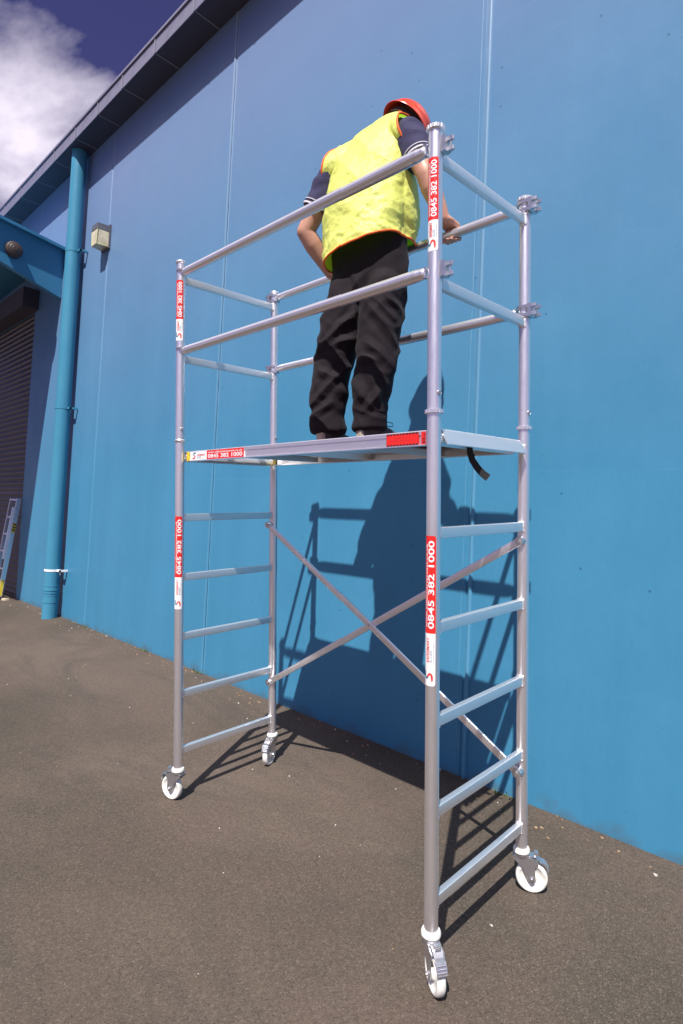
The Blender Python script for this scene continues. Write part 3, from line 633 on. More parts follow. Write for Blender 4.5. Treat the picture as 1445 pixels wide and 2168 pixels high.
# castors
def caster(k, d):
    d = Vector((d[0], d[1], 0)).normalized(); s_ = Vector((-d.y, d.x, 0)); p = POLE[k]
    fr = lambda a, b, c: p + d * a + s_ * b + Z * c
    mb = MB()
    side = [(-0.034, 0.150), (0.030, 0.151), (0.066, 0.142), (0.070, 0.135), (0.068, 0.128), (0.054, 0.116), (0.057, 0.074), (0.054, 0.054), (0.046, 0.048), (0.036, 0.049), (0.027, 0.062), (0.004, 0.108), (-0.032, 0.138)]
    for sg in (1, -1):
        mb.prism(side, p + s_ * (sg * 0.0205), d, Z, s_ * sg, 0.003)
    mb.add([fr(a, b, c) for a, c in ((-0.034, 0.1515), (0.030, 0.1525), (0.066, 0.1435)) for b in (-0.0235, 0.0235)] + [fr(a, b, c - 0.003) for a, c in ((-0.034, 0.1515), (0.030, 0.1525), (0.066, 0.1435)) for b in (-0.0235, 0.0235)],
           [(0, 2, 3, 1), (2, 4, 5, 3), (6, 7, 9, 8), (8, 9, 11, 10), (0, 1, 7, 6), (4, 10, 11, 5), (0, 6, 8, 2), (2, 8, 10, 4), (1, 3, 9, 7), (3, 5, 11, 9)])
    mb.lathe([(0.024, 0.153), (0.031, 0.154), (0.031, 0.160), (0.026, 0.162)], p, Z, 28)
    cf = build('caster', mb, m_zinc, tower, loc=p + Z * 0.16, smooth=30)
    ac = fr(0.042, 0, 0.0655); r0 = 0.0655; hw = 0.0165
    prof = [(0.012, -hw - 0.001), (0.018, -hw + 0.001), (0.022, -hw + 0.009), (0.046, -hw + 0.008), (0.052, -hw + 0.001), (r0 - 0.007, -hw), (r0 - 0.002, -hw + 0.004), (r0, -hw + 0.010), (r0, hw - 0.010), (r0 - 0.002, hw - 0.004), (r0 - 0.007, hw), (0.052, hw - 0.001), (0.046, hw - 0.008), (0.022, hw - 0.009), (0.018, hw - 0.001), (0.012, hw + 0.001)]
    mb = MB(); mb.lathe(prof, ac, s_, 48); build('wheel', mb, m_nylon, cf, loc=ac, smooth=50)
    mb = MB(); mb.lathe([(0.008, -0.029), (0.0085, -0.0245), (0.0085, 0.0245), (0.008, 0.029)], ac, s_, 6); mb.lathe([(0.004, -0.033), (0.005, -0.0292), (0.005, 0.0292), (0.004, 0.033)], ac, s_, 12); build('axle_bolt', mb, m_zinc, cf, smooth=30)
    mb = MB(); mb.lathe([(PR + 0.0015, 0.182), (0.031, 0.181), (0.0345, 0.175), (0.0345, 0.166), (0.031, 0.1625), (0.020, 0.1625)], p, Z, 32); build('swivel_collar', mb, m_nylon, cf, smooth=40)
    mb = MB()
    mb.add([fr(a, b, c) for a, c in ((0.030, 0.157), (0.058, 0.156), (0.076, 0.141)) for b in (-0.017, 0.017)] + [fr(a, b, c - 0.003) for a, c in ((0.030, 0.157), (0.058, 0.156), (0.076, 0.141)) for b in (-0.017, 0.017)],
           [(0, 2, 3, 1), (2, 4, 5, 3), (6, 7, 9, 8), (8, 9, 11, 10), (0, 1, 7, 6), (4, 10, 11, 5), (0, 6, 8, 2), (2, 8, 10, 4), (1, 3, 9, 7), (3, 5, 11, 9)])
    mb.box((0.052, -0.011, 0.1565), (0.066, 0.011, 0.172), 0, fr)
    for i in range(2): mb.tube([fr(0.0665, -0.010, 0.160 + i * 0.006), fr(0.0665, 0.010, 0.160 + i * 0.006)], 0.0016, 6)
    ped = ((0.074, 0.139), (0.092, 0.136), (0.104, 0.122), (0.109, 0.102))
    mb.add([fr(a, b, c) for a, c in ped for b in (-0.0185, 0.0185)] + [fr(a - 0.003, b, c - 0.003) for a, c in ped for b in (-0.0185, 0.0185)],
           [(0, 2, 3, 1), (2, 4, 5, 3), (4, 6, 7, 5), (8, 9, 11, 10), (10, 11, 13, 12), (12, 13, 15, 14), (0, 1, 9, 8), (6, 14, 15, 7)] + [(0, 8, 10, 2), (2, 10, 12, 4), (4, 12, 14, 6), (1, 3, 11, 9), (3, 5, 13, 11), (5, 7, 15, 13)])
    for a, c in ((0.098, 0.131), (0.1035, 0.123), (0.107, 0.114), (0.1085, 0.106)): mb.tube([fr(a, -0.016, c), fr(a, 0.016, c)], 0.0022, 6)
    build('brake_pedal', mb, m_zinc, cf, smooth=30)
caster('C', (0.83, -0.56)); caster('D', (0.89, 0.45)); caster('A', (-0.95, -0.30)); caster('B', (0.42, -0.90))

# ------------------------------------------------------------------ lettering and stickers
_tx = {}
def text_mesh(s_, bold=0.0, shear=0.0):
    key = (s_, bold, shear)
    if key in _tx: return _tx[key]
    cu = bpy.data.curves.new('lettering', 'FONT'); cu.body = s_; cu.offset = bold; cu.shear = shear; cu.resolution_u = 3; cu.fill_mode = 'FRONT'
    ob = bpy.data.objects.new('lettering', cu); sc.collection.objects.link(ob); bpy.context.view_layer.update()
    me = bpy.data.meshes.new_from_object(ob.evaluated_get(bpy.context.evaluated_depsgraph_get()))
    bm = bmesh.new(); bm.from_mesh(me); bmesh.ops.triangulate(bm, faces=bm.faces)
    sc.collection.objects.unlink(ob); bpy.data.objects.remove(ob); bpy.data.meshes.remove(me); bpy.data.curves.remove(cu)
    xs = [v.co.x for v in bm.verts]; ys = [v.co.y for v in bm.verts]; bb = (min(xs), min(ys), max(xs), max(ys))
    for i in range(1, 6):
        bmesh.ops.bisect_plane(bm, geom=bm.verts[:] + bm.edges[:] + bm.faces[:], plane_co=(0, bb[1] + (bb[3] - bb[1]) * i / 6, 0), plane_no=(0, 1, 0))
    bm.verts.index_update()
    res = ([((v.co.x - bb[0]) / (bb[2] - bb[0]), (v.co.y - bb[1]) / (bb[3] - bb[1])) for v in bm.verts], [[v.index for v in f.verts] for f in bm.faces]); bm.free()
    _tx[key] = res; return res
def put_text(mb, f, s_, a0, a1, b0, b1, mi, lift=0.0005, **kw):
    """text running along a from a0 to a1, glyph height from b0 (foot) to b1 (top)"""
    vs, fs = text_mesh(s_, **kw); mb.add([f(a0 + (a1 - a0) * x, b0 + (b1 - b0) * y, lift) for x, y in vs], fs, mi)
def put_patch(mb, f, a0, a1, b0, b1, mi, lift=0.0, n=16, corner=None):
    vs = []; rc = 0.008
    for i in range(n + 1):
        b = b0 + (b1 - b0) * i / n; ea = eb = 0
        if corner:
            q = max(0.0, rc - (b - b0) ) if 'lo' in corner else 0; e = rc - math.sqrt(max(rc * rc - q * q, 0))
            ea = e if 'a0' in corner else 0; eb = e if 'a1' in corner else 0
        vs += [f(a0 + ea, b, lift), f(a1 - eb, b, lift)]
    mb.add(vs, [(2 * i, 2 * i + 1, 2 * i + 3, 2 * i + 2) for i in range(n)], mi)
def ribbon(mb, f, pts, wd, mi, lift):
    """flat stroke with tapering ends"""
    vs = []; n = len(pts)
    for i, (a, b) in enumerate(pts):
        p0 = pts[max(i - 1, 0)]; p1 = pts[min(i + 1, n - 1)]; dx_, dy_ = p1[0] - p0[0], p1[1] - p0[1]; q = math.hypot(dx_, dy_) or 1
        w_ = wd * (0.55 if i in (0, n - 1) else 1.0)
        vs += [f(a - dy_ / q * w_, b + dx_ / q * w_, lift), f(a + dy_ / q * w_, b - dx_ / q * w_, lift)]
    mb.add(vs, [(2 * i, 2 * i + 1, 2 * i + 3, 2 * i + 2) for i in range(n - 1)], mi)
def logo(mb, f, a0, b0, sz):
    g = lambda pts: [(a0 + x * sz, b0 + y * sz) for x, y in pts]
    ribbon(mb, f, g([(1.02, 0.88), (0.80, 0.90), (0.50, 0.90), (0.30, 0.80), (0.28, 0.68), (0.45, 0.56), (0.62, 0.48)]), 0.105 * sz, 3, 0.0005)
    ribbon(mb, f, g([(0.40, 0.56), (0.62, 0.46), (0.74, 0.35), (0.72, 0.22), (0.55, 0.12), (0.28, 0.10), (0.0, 0.10)]), 0.105 * sz, 4, 0.0007)
ST = [m_red, m_white, m_white, m_teal, m_logored, m_navytext, m_black]
def pole_sticker(k, z0, zs, z1, azr, arc=1.92):
    """sticker on a pole from z0 to z1, red above zs; azr = azimuth of its right edge"""
    p = POLE[k]; r0 = PR + 0.0005; wd = arc * r0; Hh = z1 - z0
    def f(a, b, lift):                                      # a up the pole, b from the right edge leftwards
        az = azr - b / r0; return p + Vector((math.cos(az) * (r0 + lift), math.sin(az) * (r0 + lift), z0 + a))
    mb = MB(); put_patch(mb, f, zs - z0 + 0.0002, Hh, 0, wd, 0, 0, 24, ('lo', 'a1')); put_patch(mb, f, 0, zs - z0, 0, wd, 1, 0.0, 24, ('lo', 'a0'))
    rl = z1 - zs; wl_ = zs - z0
    put_text(mb, f, '0845 382 1000', zs - z0 + rl * 0.05, Hh - rl * 0.05, wd * 0.12, wd * 0.56, 2, bold=0.018)
    put_text(mb, f, 'www.safesmartaccess.co.uk', zs - z0 + rl * 0.06, Hh - rl * 0.08, wd * 0.61, wd * 0.82, 2, bold=0.008)
    sz = min(wl_ * 0.34, wd * 0.72)
    logo(mb, f, wl_ * 0.09, wd * 0.17, sz)
    put_text(mb, f, 'SAFESMART', wl_ * 0.44, wl_ * 0.93, wd * 0.44, wd * 0.68, 4, bold=0.022, shear=0.25)
    put_text(mb, f, 'ACCESS', wl_ * 0.44, wl_ * 0.68, wd * 0.24, wd * 0.40, 5, shear=0.2)
    put_text(mb, f, 'reaching new heights.', wl_ * 0.44, wl_ * 0.84, wd * 0.08, wd * 0.17, 5)
    build('label_sticker', mb, ST, tower, loc=p + Z * z0, smooth=None, recalc=False)
pole_sticker('C', 2.523, 2.629, 2.845, R(-31)); pole_sticker('C', 1.030, 1.210, 1.545, R(-33))
pole_sticker('A', 2.520, 2.637, 2.850, R(-2)); pole_sticker('A', 1.054, 1.228, 1.560, R(6))
# stickers on the platform's front beam
fy = 0.026 - 0.0045
def fb(a, b, lift): return Vector((-1.608 + a, fy - lift, 1.8655 + b))
mb = MB(); bw, bh = 0.485, 0.0455; sp = 0.160
put_patch(mb, fb, 0, sp, 0, bh, 1, 0, 2); put_patch(mb, fb, sp + 0.0002, bw, 0, bh, 0, 0, 2)
mb.box((-1.608, fy + 0.0004, 1.8655), (-1.608 + bw, fy + 0.0044, 1.8655 + bh), 1)
put_text(mb, fb, 'www.safesmartaccess.co.uk', sp + 0.014, bw - 0.012, 0.031, 0.0405, 2, bold=0.008)
put_text(mb, fb, '0845 382 1000', sp + 0.012, bw - 0.012, 0.006, 0.0265, 2, bold=0.018)
logo(mb, fb, 0.022, 0.006, 0.035)
put_text(mb, fb, 'SAFESMART', 0.068, 0.148, 0.020, 0.031, 4, bold=0.022, shear=0.25); put_text(mb, fb, 'ACCESS', 0.066, 0.108, 0.011, 0.0175, 5, shear=0.2); put_text(mb, fb, 'reaching new heights.', 0.066, 0.140, 0.005, 0.0088, 5)
build('label_sticker', mb, ST, deck, smooth=None, recalc=False)
def fh(a, b, lift): return Vector((-0.232 + a, fy - lift, 1.8655 + b))
mb = MB(); bw, bh = 0.150, 0.046
put_patch(mb, fh, 0, bw, 0, bh, 0, 0, 2); mb.box((-0.232, fy + 0.0004, 1.8655), (-0.232 + bw, fy + 0.0044, 1.8655 + bh), 0)
for i in range(10):
    a = 0.004 + i * 0.0146
    for b0, b1 in ((0.0, 0.006), (bh - 0.006, bh)):
        mb.add([fh(a + (0.004 if q else 0), b, 0.0006) for q, b in ((0, b0), (1, b1))] + [fh(a + 0.008 + 0.004, b1, 0.0006), fh(a + 0.008, b0, 0.0006)], [(0, 1, 2, 3)], 6)
for (a0, a1, a2, a3) in ((0, bw, 0, 0.0012), (0, bw, bh - 0.0012, bh)): put_patch(mb, fh, a0, a1, a2, a3, 6, 0.0004, 1)
for a0 in (0, bw - 0.0012): put_patch(mb, fh, a0, a0 + 0.0012, 0, bh, 6, 0.0004, 1)
rnd = random.Random(3)                                      # worn, unreadable embossed lines
for row, n in ((0.028, 14), (0.0185, 22)):
    for i in range(n):
        a = 0.075 + (i - n / 2) * 0.0052
        if rnd.random() < 0.75: mb.add([fh(a + q, row + b, 0.0006) for q, b in ((0, 0), (0.0028, 0.0), (0.0028, 0.0012), (0, 0.0012))], [(0, 1, 2, 3)], 6)
build('warning_plate', mb, ST, deck, smooth=None, recalc=False)
def fs_(a, b, lift): return Vector((-0.070 + a, fy - lift, 1.8655 + b))
mb = MB(); put_patch(mb, fs_, 0, 0.019, 0, 0.046, 0, 0, 2); mb.box((-0.070, fy + 0.0004, 1.8655), (-0.051, fy + 0.0044, 1.9115), 0)
put_text(mb, fs_, 'S', 0.0105, 0.0165, 0.029, 0.039, 6, bold=0.01); put_text(mb, fs_, '22', 0.0045, 0.0185, 0.006, 0.024, 6, bold=0.02)
build('warning_plate', mb, ST, deck, smooth=None, recalc=False)

# ------------------------------------------------------------------ debris and weeds
mb = MB(); rnd = random.Random(11)
def flake(c, r_, z):
    a0 = rnd.uniform(0, 6.28); n = 5; pts = [Vector((c[0] + math.cos(a0 + i * 6.28 / n) * r_ * rnd.uniform(.4, 1), c[1] + math.sin(a0 + i * 6.28 / n) * r_ * rnd.uniform(.3, .8), z + rnd.uniform(0.001, r_ * 0.5))) for i in range(n)]
    lowp = [Vector((p.x, p.y, 0.0)) for p in pts]
    return pts + lowp, [tuple(range(n)), *[(i, i + n, (i + 1) % n + n, (i + 1) % n) for i in range(n)]]
for i in range(150):
    x = rnd.uniform(-8.5, 1.0); mb.add(*flake((x, 1.32 - abs(rnd.gauss(0, 0.10))), rnd.uniform(0.004, 0.015), 0.001), rnd.choice((0, 0, 0, 1)))
for i in range(45): mb.add(*flake((rnd.uniform(-5, 1.0), rnd.uniform(-0.6, 1.3)), rnd.uniform(0.003, 0.008), 0.001), rnd.choice((0, 1, 1)))
tag(build('leaf_litter', mb, [m_leaf, m_chip], smooth=None), 'dry leaf flakes and pale chips scattered along the wall foot', kind='stuff')
mb = MB()
for cx in (-6.2, -4.6, -3.6, -0.42):
    for i in range(14):
        a = rnd.uniform(0, 6.28); h = rnd.uniform(0.012, 0.035); b = Vector((cx + rnd.gauss(0, 0.05), 1.30 + rnd.uniform(-0.02, 0.015), 0)); d = Vector((math.cos(a), math.sin(a) * 0.5 - .3, 0)) * rnd.uniform(0.01, 0.04)
        s_ = Vector((-d.y, d.x, 0)).normalized() * 0.004; mid = b + d * 0.5 + Z * h * 0.8
        mb.add([b - s_ * .5, b + s_ * .5, mid + s_, b + d + Z * h, mid - s_], [(0, 1, 2, 3, 4)])
tag(build('weeds', mb, m_weed, smooth=None), 'small green weeds sprouting along the wall foot', kind='stuff')
# ------------------------------------------------------------------ the worker on the platform
def cone(mb, p0, r0, p1, r1, n=20, round_=True):
    p0, p1 = Vector(p0), Vector(p1)
    mb.tube([p0, p1], [r0, r1], n)
    if round_:
        d = (p1 - p0).normalized(); u = d.orthogonal().normalized(); v = d.cross(u)
        mb.ell(p0, (u * r0, v * r0, d * r0), 16, 10); mb.ell(p1, (u * r1, v * r1, d * r1), 16, 10)
def loft(mb, st, tiltx=True, n=40):
    """closed stack of ellipses: (centre, side half-width, depth half-width, side direction angle, z tilt, roundness)"""
    vs = []
    for c, a, b, ang, tl in st:
        s_ = Vector((math.cos(ang), math.sin(ang), tl)); f_ = Vector((-math.sin(ang), math.cos(ang), 0))
        for k in range(n):
            th = 2 * math.pi * k / n; cs, sn = math.cos(th), math.sin(th); e = 0.82
            x = a * math.copysign(abs(cs) ** e, cs); y = b * math.copysign(abs(sn) ** e, sn)
            vs.append(Vector(c) + s_ * x + f_ * y)
    m = len(st)
    mb.add(vs, [(i * n + k, i * n + (k + 1) % n, (i + 1) * n + (k + 1) % n, (i + 1) * n + k) for i in range(m - 1) for k in range(n)] + [tuple(range(n - 1, -1, -1)), tuple(range((m - 1) * n, m * n))])
def fuse(mb, voxel, smooth=4, factor=0.5):
    """union of closed shapes as one smooth continuous mesh"""
    me = bpy.data.meshes.new('fuse'); me.from_pydata(mb.v, [], mb.f)
    bm = bmesh.new(); bm.from_mesh(me); bmesh.ops.recalc_face_normals(bm, faces=bm.faces); bm.to_mesh(me); bm.free()
    o = bpy.data.objects.new('fuse', me); sc.collection.objects.link(o)
    r_ = o.modifiers.new('r', 'REMESH'); r_.mode = 'VOXEL'; r_.voxel_size = voxel
    if smooth: s_ = o.modifiers.new('s', 'SMOOTH'); s_.iterations = smooth; s_.factor = factor
    bpy.context.view_layer.update()
    res = bpy.data.meshes.new_from_object(o.evaluated_get(bpy.context.evaluated_depsgraph_get()))
    sc.collection.objects.unlink(o); bpy.data.objects.remove(o); bpy.data.meshes.remove(me); return res
def put_mesh(name, me, mats, parent, loc):
    loc = Vector(loc); me.name = name; me.transform(Matrix.Translation(-loc)); me.materials.clear()
    for m in (mats if isinstance(mats, (list, tuple)) else [mats]): me.materials.append(m)
    me.polygons.foreach_set('use_smooth', [True] * len(me.polygons)); me.update()
    return place(bpy.data.objects.new(name, me), parent, loc)
def ridged(p, sc_, seed=0.0):
    q = Vector((p.x * sc_[0] + seed, p.y * sc_[1], p.z * sc_[2])); return 1 - 2 * abs(noise.noise(q))
def displace(me, fn):
    me.update(); nn = [v.normal.copy() for v in me.vertices]
    for v, n_ in zip(me.vertices, nn): v.co += n_ * fn(v.co, n_)
    me.update()

DECK = 1.924
LS, RS = Vector((-0.925, 0.455, 3.355)), Vector((-0.552, 0.560, 3.428))
LE, RE = Vector((-1.075, 0.372, 3.055)), Vector((-0.440, 0.545, 3.185))
LW, RW = Vector((-1.020, 0.505, 2.860)), Vector((-0.384, 0.607, 2.982))
NK = Vector((-0.722, 0.638, 3.555)); HC = Vector((-0.706, 0.712, 3.570))
SA = R(15.5)
# head frame: face turned a little right and bowed
haz, hp = R(66), R(-40)
hf = Vector((math.cos(haz) * math.cos(hp), math.sin(haz) * math.cos(hp), math.sin(hp))); hr = Vector((math.sin(haz), -math.cos(haz), 0)); hu = hr.cross(hf)
H = lambda f_, r_, u_: HC + hf * f_ + hr * r_ + hu * u_

body = MB()
loft(body, [((-0.726, 0.478, 2.86), .12, .07, SA, 0), ((-0.738, 0.48, 3.05), .145, .095, SA, .03), ((-0.752, 0.52, 3.30), .165, .105, SA, .12), ((-0.735, 0.60, 3.47), .10, .075, SA, .16)])
cone(body, (-0.74, 0.585, 3.45), 0.06, LS, 0.062); cone(body, (-0.73, 0.60, 3.46), 0.06, RS, 0.062)
cone(body, NK - hu * 0.06 - hf * 0.02, 0.062, HC - hu * 0.03 - hf * 0.015, 0.058)
body.ell(H(0, 0, 0.012), (hf * 0.098, hr * 0.077, hu * 0.112), 24, 16); body.ell(H(0.022, 0, -0.055), (hf * 0.068, hr * 0.058, hu * 0.070), 20, 12)
cone(body, H(0.092, 0, 0.005), 0.010, H(0.112, 0, -0.030), 0.015); body.ell(H(0.085, 0, -0.072), (hf * 0.014, hr * 0.026, hu * 0.008)); body.ell(H(0.083, 0, -0.085), (hf * 0.013, hr * 0.022, hu * 0.008)); body.ell(H(0.072, 0, -0.112), (hf * 0.020, hr * 0.022, hu * 0.016))
body.ell(H(0.084, 0, 0.026), (hf * 0.016, hr * 0.05, hu * 0.010))
for s_ in (-1, 1):
    body.ell(H(-0.012, s_ * 0.079, -0.012), (hf * 0.020 + hr * s_ * 0.004, hr * s_ * 0.009 + hf * -0.004, hu * 0.033), 14, 10); body.ell(H(-0.020, s_ * 0.086, 0.002), (hf * 0.014, hr * 0.007, hu * 0.022), 12, 8)
# arms
for sh, el, wr in ((LS, LE, LW), (RS, RE, RW)):
    m1 = sh.lerp(el, 0.55)
    cone(body, sh, 0.060, m1, 0.053); cone(body, m1, 0.053, el, 0.046)
    m2 = el.lerp(wr, 0.32); cone(body, el, 0.046, m2, 0.049); cone(body, m2, 0.049, wr, 0.030)
# right hand gripping the back top rail (axis along x at y 0.66, z 2.917)
ry, rz = W_, 2.917
G = lambda x, th, rr: Vector((x, ry + rr * math.sin(R(th)), rz + rr * math.cos(R(th))))
xh = -0.372
for i, xo in enumerate((-0.031, -0.011, 0.010, 0.030)):
    a = Vector((-0.383 + xo * 0.6, 0.615, 2.975)); k0 = G(xh + xo, 4, 0.039); cone(body, a, 0.018, k0, 0.0125, 12)
    e = (205, 220, 212, 190)[i]; ps = [k0, G(xh + xo * 1.02, 72, 0.0335), G(xh + xo * 1.02, 138, 0.0318), G(xh + xo, e, 0.0312)]
    for (p, q), (ra, rb) in zip(zip(ps, ps[1:]), ((0.0112, 0.0098), (0.0098, 0.0090), (0.0090, 0.0078))): cone(body, p, ra, q, rb, 12)
body.ell(Vector((xh - 0.006, 0.632, 2.968)), (X * 0.040, Vector((0, 0.034, -0.014)), Vector((0, 0.008, 0.015))), 16, 10)
tb = [Vector((-0.404, 0.612, 2.972)), Vector((-0.420, 0.618, 2.945)), G(-0.424, -100, 0.034), G(-0.418, -150, 0.033)]
for (p, q), (ra, rb) in zip(zip(tb, tb[1:]), ((0.016, 0.013), (0.0125, 0.011), (0.011, 0.0088))): cone(body, p, ra, q, rb, 12)
# left hand resting against the front of the hip
hd = (Vector((-0.900, 0.610, 2.780)) - LW).normalized(); hs = Vector((0.25, -0.35, 0.9)); hs = (hs - hd * hs.dot(hd)).normalized(); hn = hd.cross(hs)
body.ell(LW + hd * 0.055, (hd * 0.052, hs * 0.040, hn * 0.016), 16, 10); cone(body, LW, 0.029, LW + hd * 0.03, 0.026)
for i, o in enumerate((0.030, 0.010, -0.010, -0.029)):
    ln = (0.072, 0.080, 0.075, 0.060)[i]; k0 = LW + hd * 0.092 + hs * o; k1 = k0 + hd * ln * 0.5 + hn * 0.006; k2 = k1 + hd * ln * 0.32 + hn * 0.016
    cone(body, LW + hd * 0.06 + hs * o * 0.8, 0.014, k0, 0.0115, 12); cone(body, k0, 0.011, k1, 0.0095, 12); cone(body, k1, 0.0095, k2, 0.0078, 12)
t0 = LW + hd * 0.02 + hs * 0.028; t1 = t0 + hd * 0.035 + hs * 0.030; t2 = t1 + hd * 0.036 + hs * 0.008
cone(body, t0, 0.016, t1, 0.0125, 12); cone(body, t1, 0.012, t2, 0.009, 12)
bme = fuse(body, 0.0042, 3, 0.5)
person = put_mesh('person', bme, m_skin, None, (-0.74, 0.45, DECK))
tag(person, 'worker in yellow hi-vis vest and red helmet leaning over the platform rail', 'person')

# trousers
tr = MB()
LH, RH = Vector((-0.800, 0.435, 2.70)), Vector((-0.640, 0.480, 2.69)); LK, RK = Vector((-0.866, 0.372, 2.35)), Vector((-0.640, 0.435, 2.33)); LA, RA = Vector((-0.864, 0.322, 2.025)), Vector((-0.660, 0.398, 2.03))
loft(tr, [((-0.722, 0.470, 2.62), .150, .10, SA, 0), ((-0.722, 0.474, 2.72), .184, .112, SA, 0), ((-0.722, 0.474, 2.82), .186, .110, SA, 0), ((-0.726, 0.474, 2.93), .176, .105, SA, 0)])
for h_, k_, a_ in ((LH, LK, LA), (RH, RK, RA)):
    d = (a_ - k_).normalized()
    cone(tr, h_, 0.104, k_, 0.088, 24); cone(tr, k_, 0.088, k_.lerp(a_, 0.55) - Y * 0.006, 0.083, 24); cone(tr, k_.lerp(a_, 0.55) - Y * 0.006, 0.080, a_ + Y * 0.012 + Z * 0.03, 0.066, 24, False)
    cone(tr, a_ + Y * 0.012 + Z * 0.07, 0.066, a_ + Y * 0.014 - Z * 0.030, 0.074, 24, False)
tme = fuse(tr, 0.0055, 8, 0.5)
def tfold(p, n_):
    leg = (LH, LK, LA) if (p - LK).length < (p - RK).length else (RH, RK, RA)
    kz = leg[1].z; low = max(0, min(1, (2.30 - p.z) / 0.25)); near = math.exp(-((p.z - kz) / 0.16) ** 2); hem = math.exp(-((p.z - 2.06) / 0.09) ** 2); top = math.exp(-((p.z - 2.62) / 0.14) ** 2)
    f = 0.010 * near * ridged(p + Vector((0, 0, p.x * 0.7)), (4, 4, 8), 1.3) + 0.014 * hem * ridged(p, (6, 6, 10), 4.1) + 0.010 * top * ridged(p + Vector((0, 0, -p.x * .9)), (5, 5, 9), 7.7)
    f += 0.012 * ridged(p + Vector((p.z * 0.45, 0, 0)), (5, 5, 1.6), 2.2) + 0.0025 * noise.noise(p * 16)
    f += 0.008 * max(0, ridged(p + Vector((p.z * .8, 0, p.x * .9)), (6, 6, 4), 12.2) - 0.5) * 2
    return f - 0.004
CREASE = {'L': [(.9, 2.63, -.85, 2.37), (.8, 2.45, -.2, 2.40), (.7, 2.30, -.8, 2.12), (-.6, 2.28, .3, 2.24), (.2, 2.13, -.7, 2.06), (.9, 2.56, -.1, 2.50)],
          'R': [(-.9, 2.64, .6, 2.50), (-.9, 2.60, .9, 2.38), (-.7, 2.40, .5, 2.30), (-.3, 2.26, .4, 2.10), (-.8, 2.32, .0, 2.30), (.5, 2.20, -.2, 2.08), (.8, 2.56, .1, 2.60)]}
def creases(p, n_):
    if p.z > 2.70: return 0.0
    left = (p - LK).length + (p - LA).length * .5 < (p - RK).length + (p - RA).length * .5
    h_, k_, a_ = (LH, LK, LA) if left else (RH, RK, RA)
    ax = h_.lerp(k_, min(1, (h_.z - p.z) / (h_.z - k_.z))) if p.z > k_.z else k_.lerp(a_, (k_.z - p.z) / (k_.z - a_.z))
    s_ = (p - ax).dot(Vector((0.717, 0.698, 0))) / 0.088; face = max(0, min(1, n_.dot(Vector((0.6, -0.8, 0))) * 1.6 + 0.5)); f = 0.0
    for s0, z0, s1, z1 in CREASE['L' if left else 'R']:
        q0 = Vector((s0 * .088, z0, 0)); q1 = Vector((s1 * .088, z1, 0)); q = Vector((s_ * .088, p.z, 0)); d = q1 - q0
        t = max(0, min(1, (q - q0).dot(d) / d.length_squared)); dist = (q - q0 - d * t).length
        f += (0.013 * math.exp(-dist / 0.014) - 0.006 * math.exp(-((dist - 0.03) / 0.015) ** 2)) * math.sin(math.pi * (0.12 + 0.76 * t))
    return f * face
displace(tme, lambda p, n_: tfold(p, n_) + creases(p, n_))
trousers = put_mesh('trousers', tme, m_trouser, person, (-0.74, 0.45, 2.4))

# shoes
def shoe(an, az):
    d = Vector((math.cos(az), math.sin(az), 0)); s_ = Vector((-d.y, d.x, 0)); o = Vector((an.x, an.y, DECK)) - d * 0.055
    fr = lambda a, b, c: o + d * a + s_ * b + Z * c
    out = []
    for a, b in ((0.0, 0.0), (0.0, 0.018), (0.02, 0.034), (0.08, 0.037), (0.15, 0.045), (0.20, 0.046), (0.25, 0.035), (0.275, 0.012), (0.277, -0.005), (0.255, -0.033), (0.20, -0.044), (0.13, -0.038), (0.06, -0.034), (0.015, -0.031), (0.001, -0.016)): out.append((a, b))
    mb = MB()
    mb.ell(fr(0.045, 0, 0.055), (d * 0.046, s_ * 0.038, Z * 0.055)); mb.ell(fr(0.13, 0, 0.045), (d * 0.10, s_ * 0.041, Z * 0.048)); mb.ell(fr(0.205, 0, 0.038), (d * 0.070, s_ * 0.044, Z * 0.032)); cone(mb, fr(0.055, 0, 0.05), 0.042, fr(0.060, 0, 0.115), 0.043, 20, False); cone(mb, fr(0.08, 0, 0.08), 0.035, fr(0.15, 0, 0.055), 0.03)
    me = fuse(mb, 0.005, 3); me2 = put_mesh('shoe', me, m_shoe, person, o)
    mb = MB(); mb.prism(out, o + Z * 0.0008, d, s_, Z, 0.022); build('sole', mb, m_sole, me2, smooth=30)
    mb = MB(); mb.prism([(-0.004, -0.016), (0.012, -0.024), (0.012, 0.024), (-0.004, 0.016)], o + Z * 0.022, d, s_, Z, 0.062); build('heel_counter', mb, m_sole, me2, smooth=30)
    mb = MB()
    for i in range(4): mb.tube([fr(0.115 + i * 0.022, -0.026, 0.085 - i * 0.009), fr(0.115 + i * 0.022, 0, 0.097 - i * 0.009), fr(0.115 + i * 0.022, 0.026, 0.085 - i * 0.009)], 0.0025, 6)
    mb.tube([fr(0.115, -0.01, 0.096), fr(0.14, -0.03, 0.112), fr(0.17, -0.045, 0.105), fr(0.165, -0.052, 0.088), fr(0.135, -0.03, 0.088)], 0.0022, 6)
    build('lace', mb, m_black, me2)
shoe(LA, R(104)); shoe(RA, R(80))

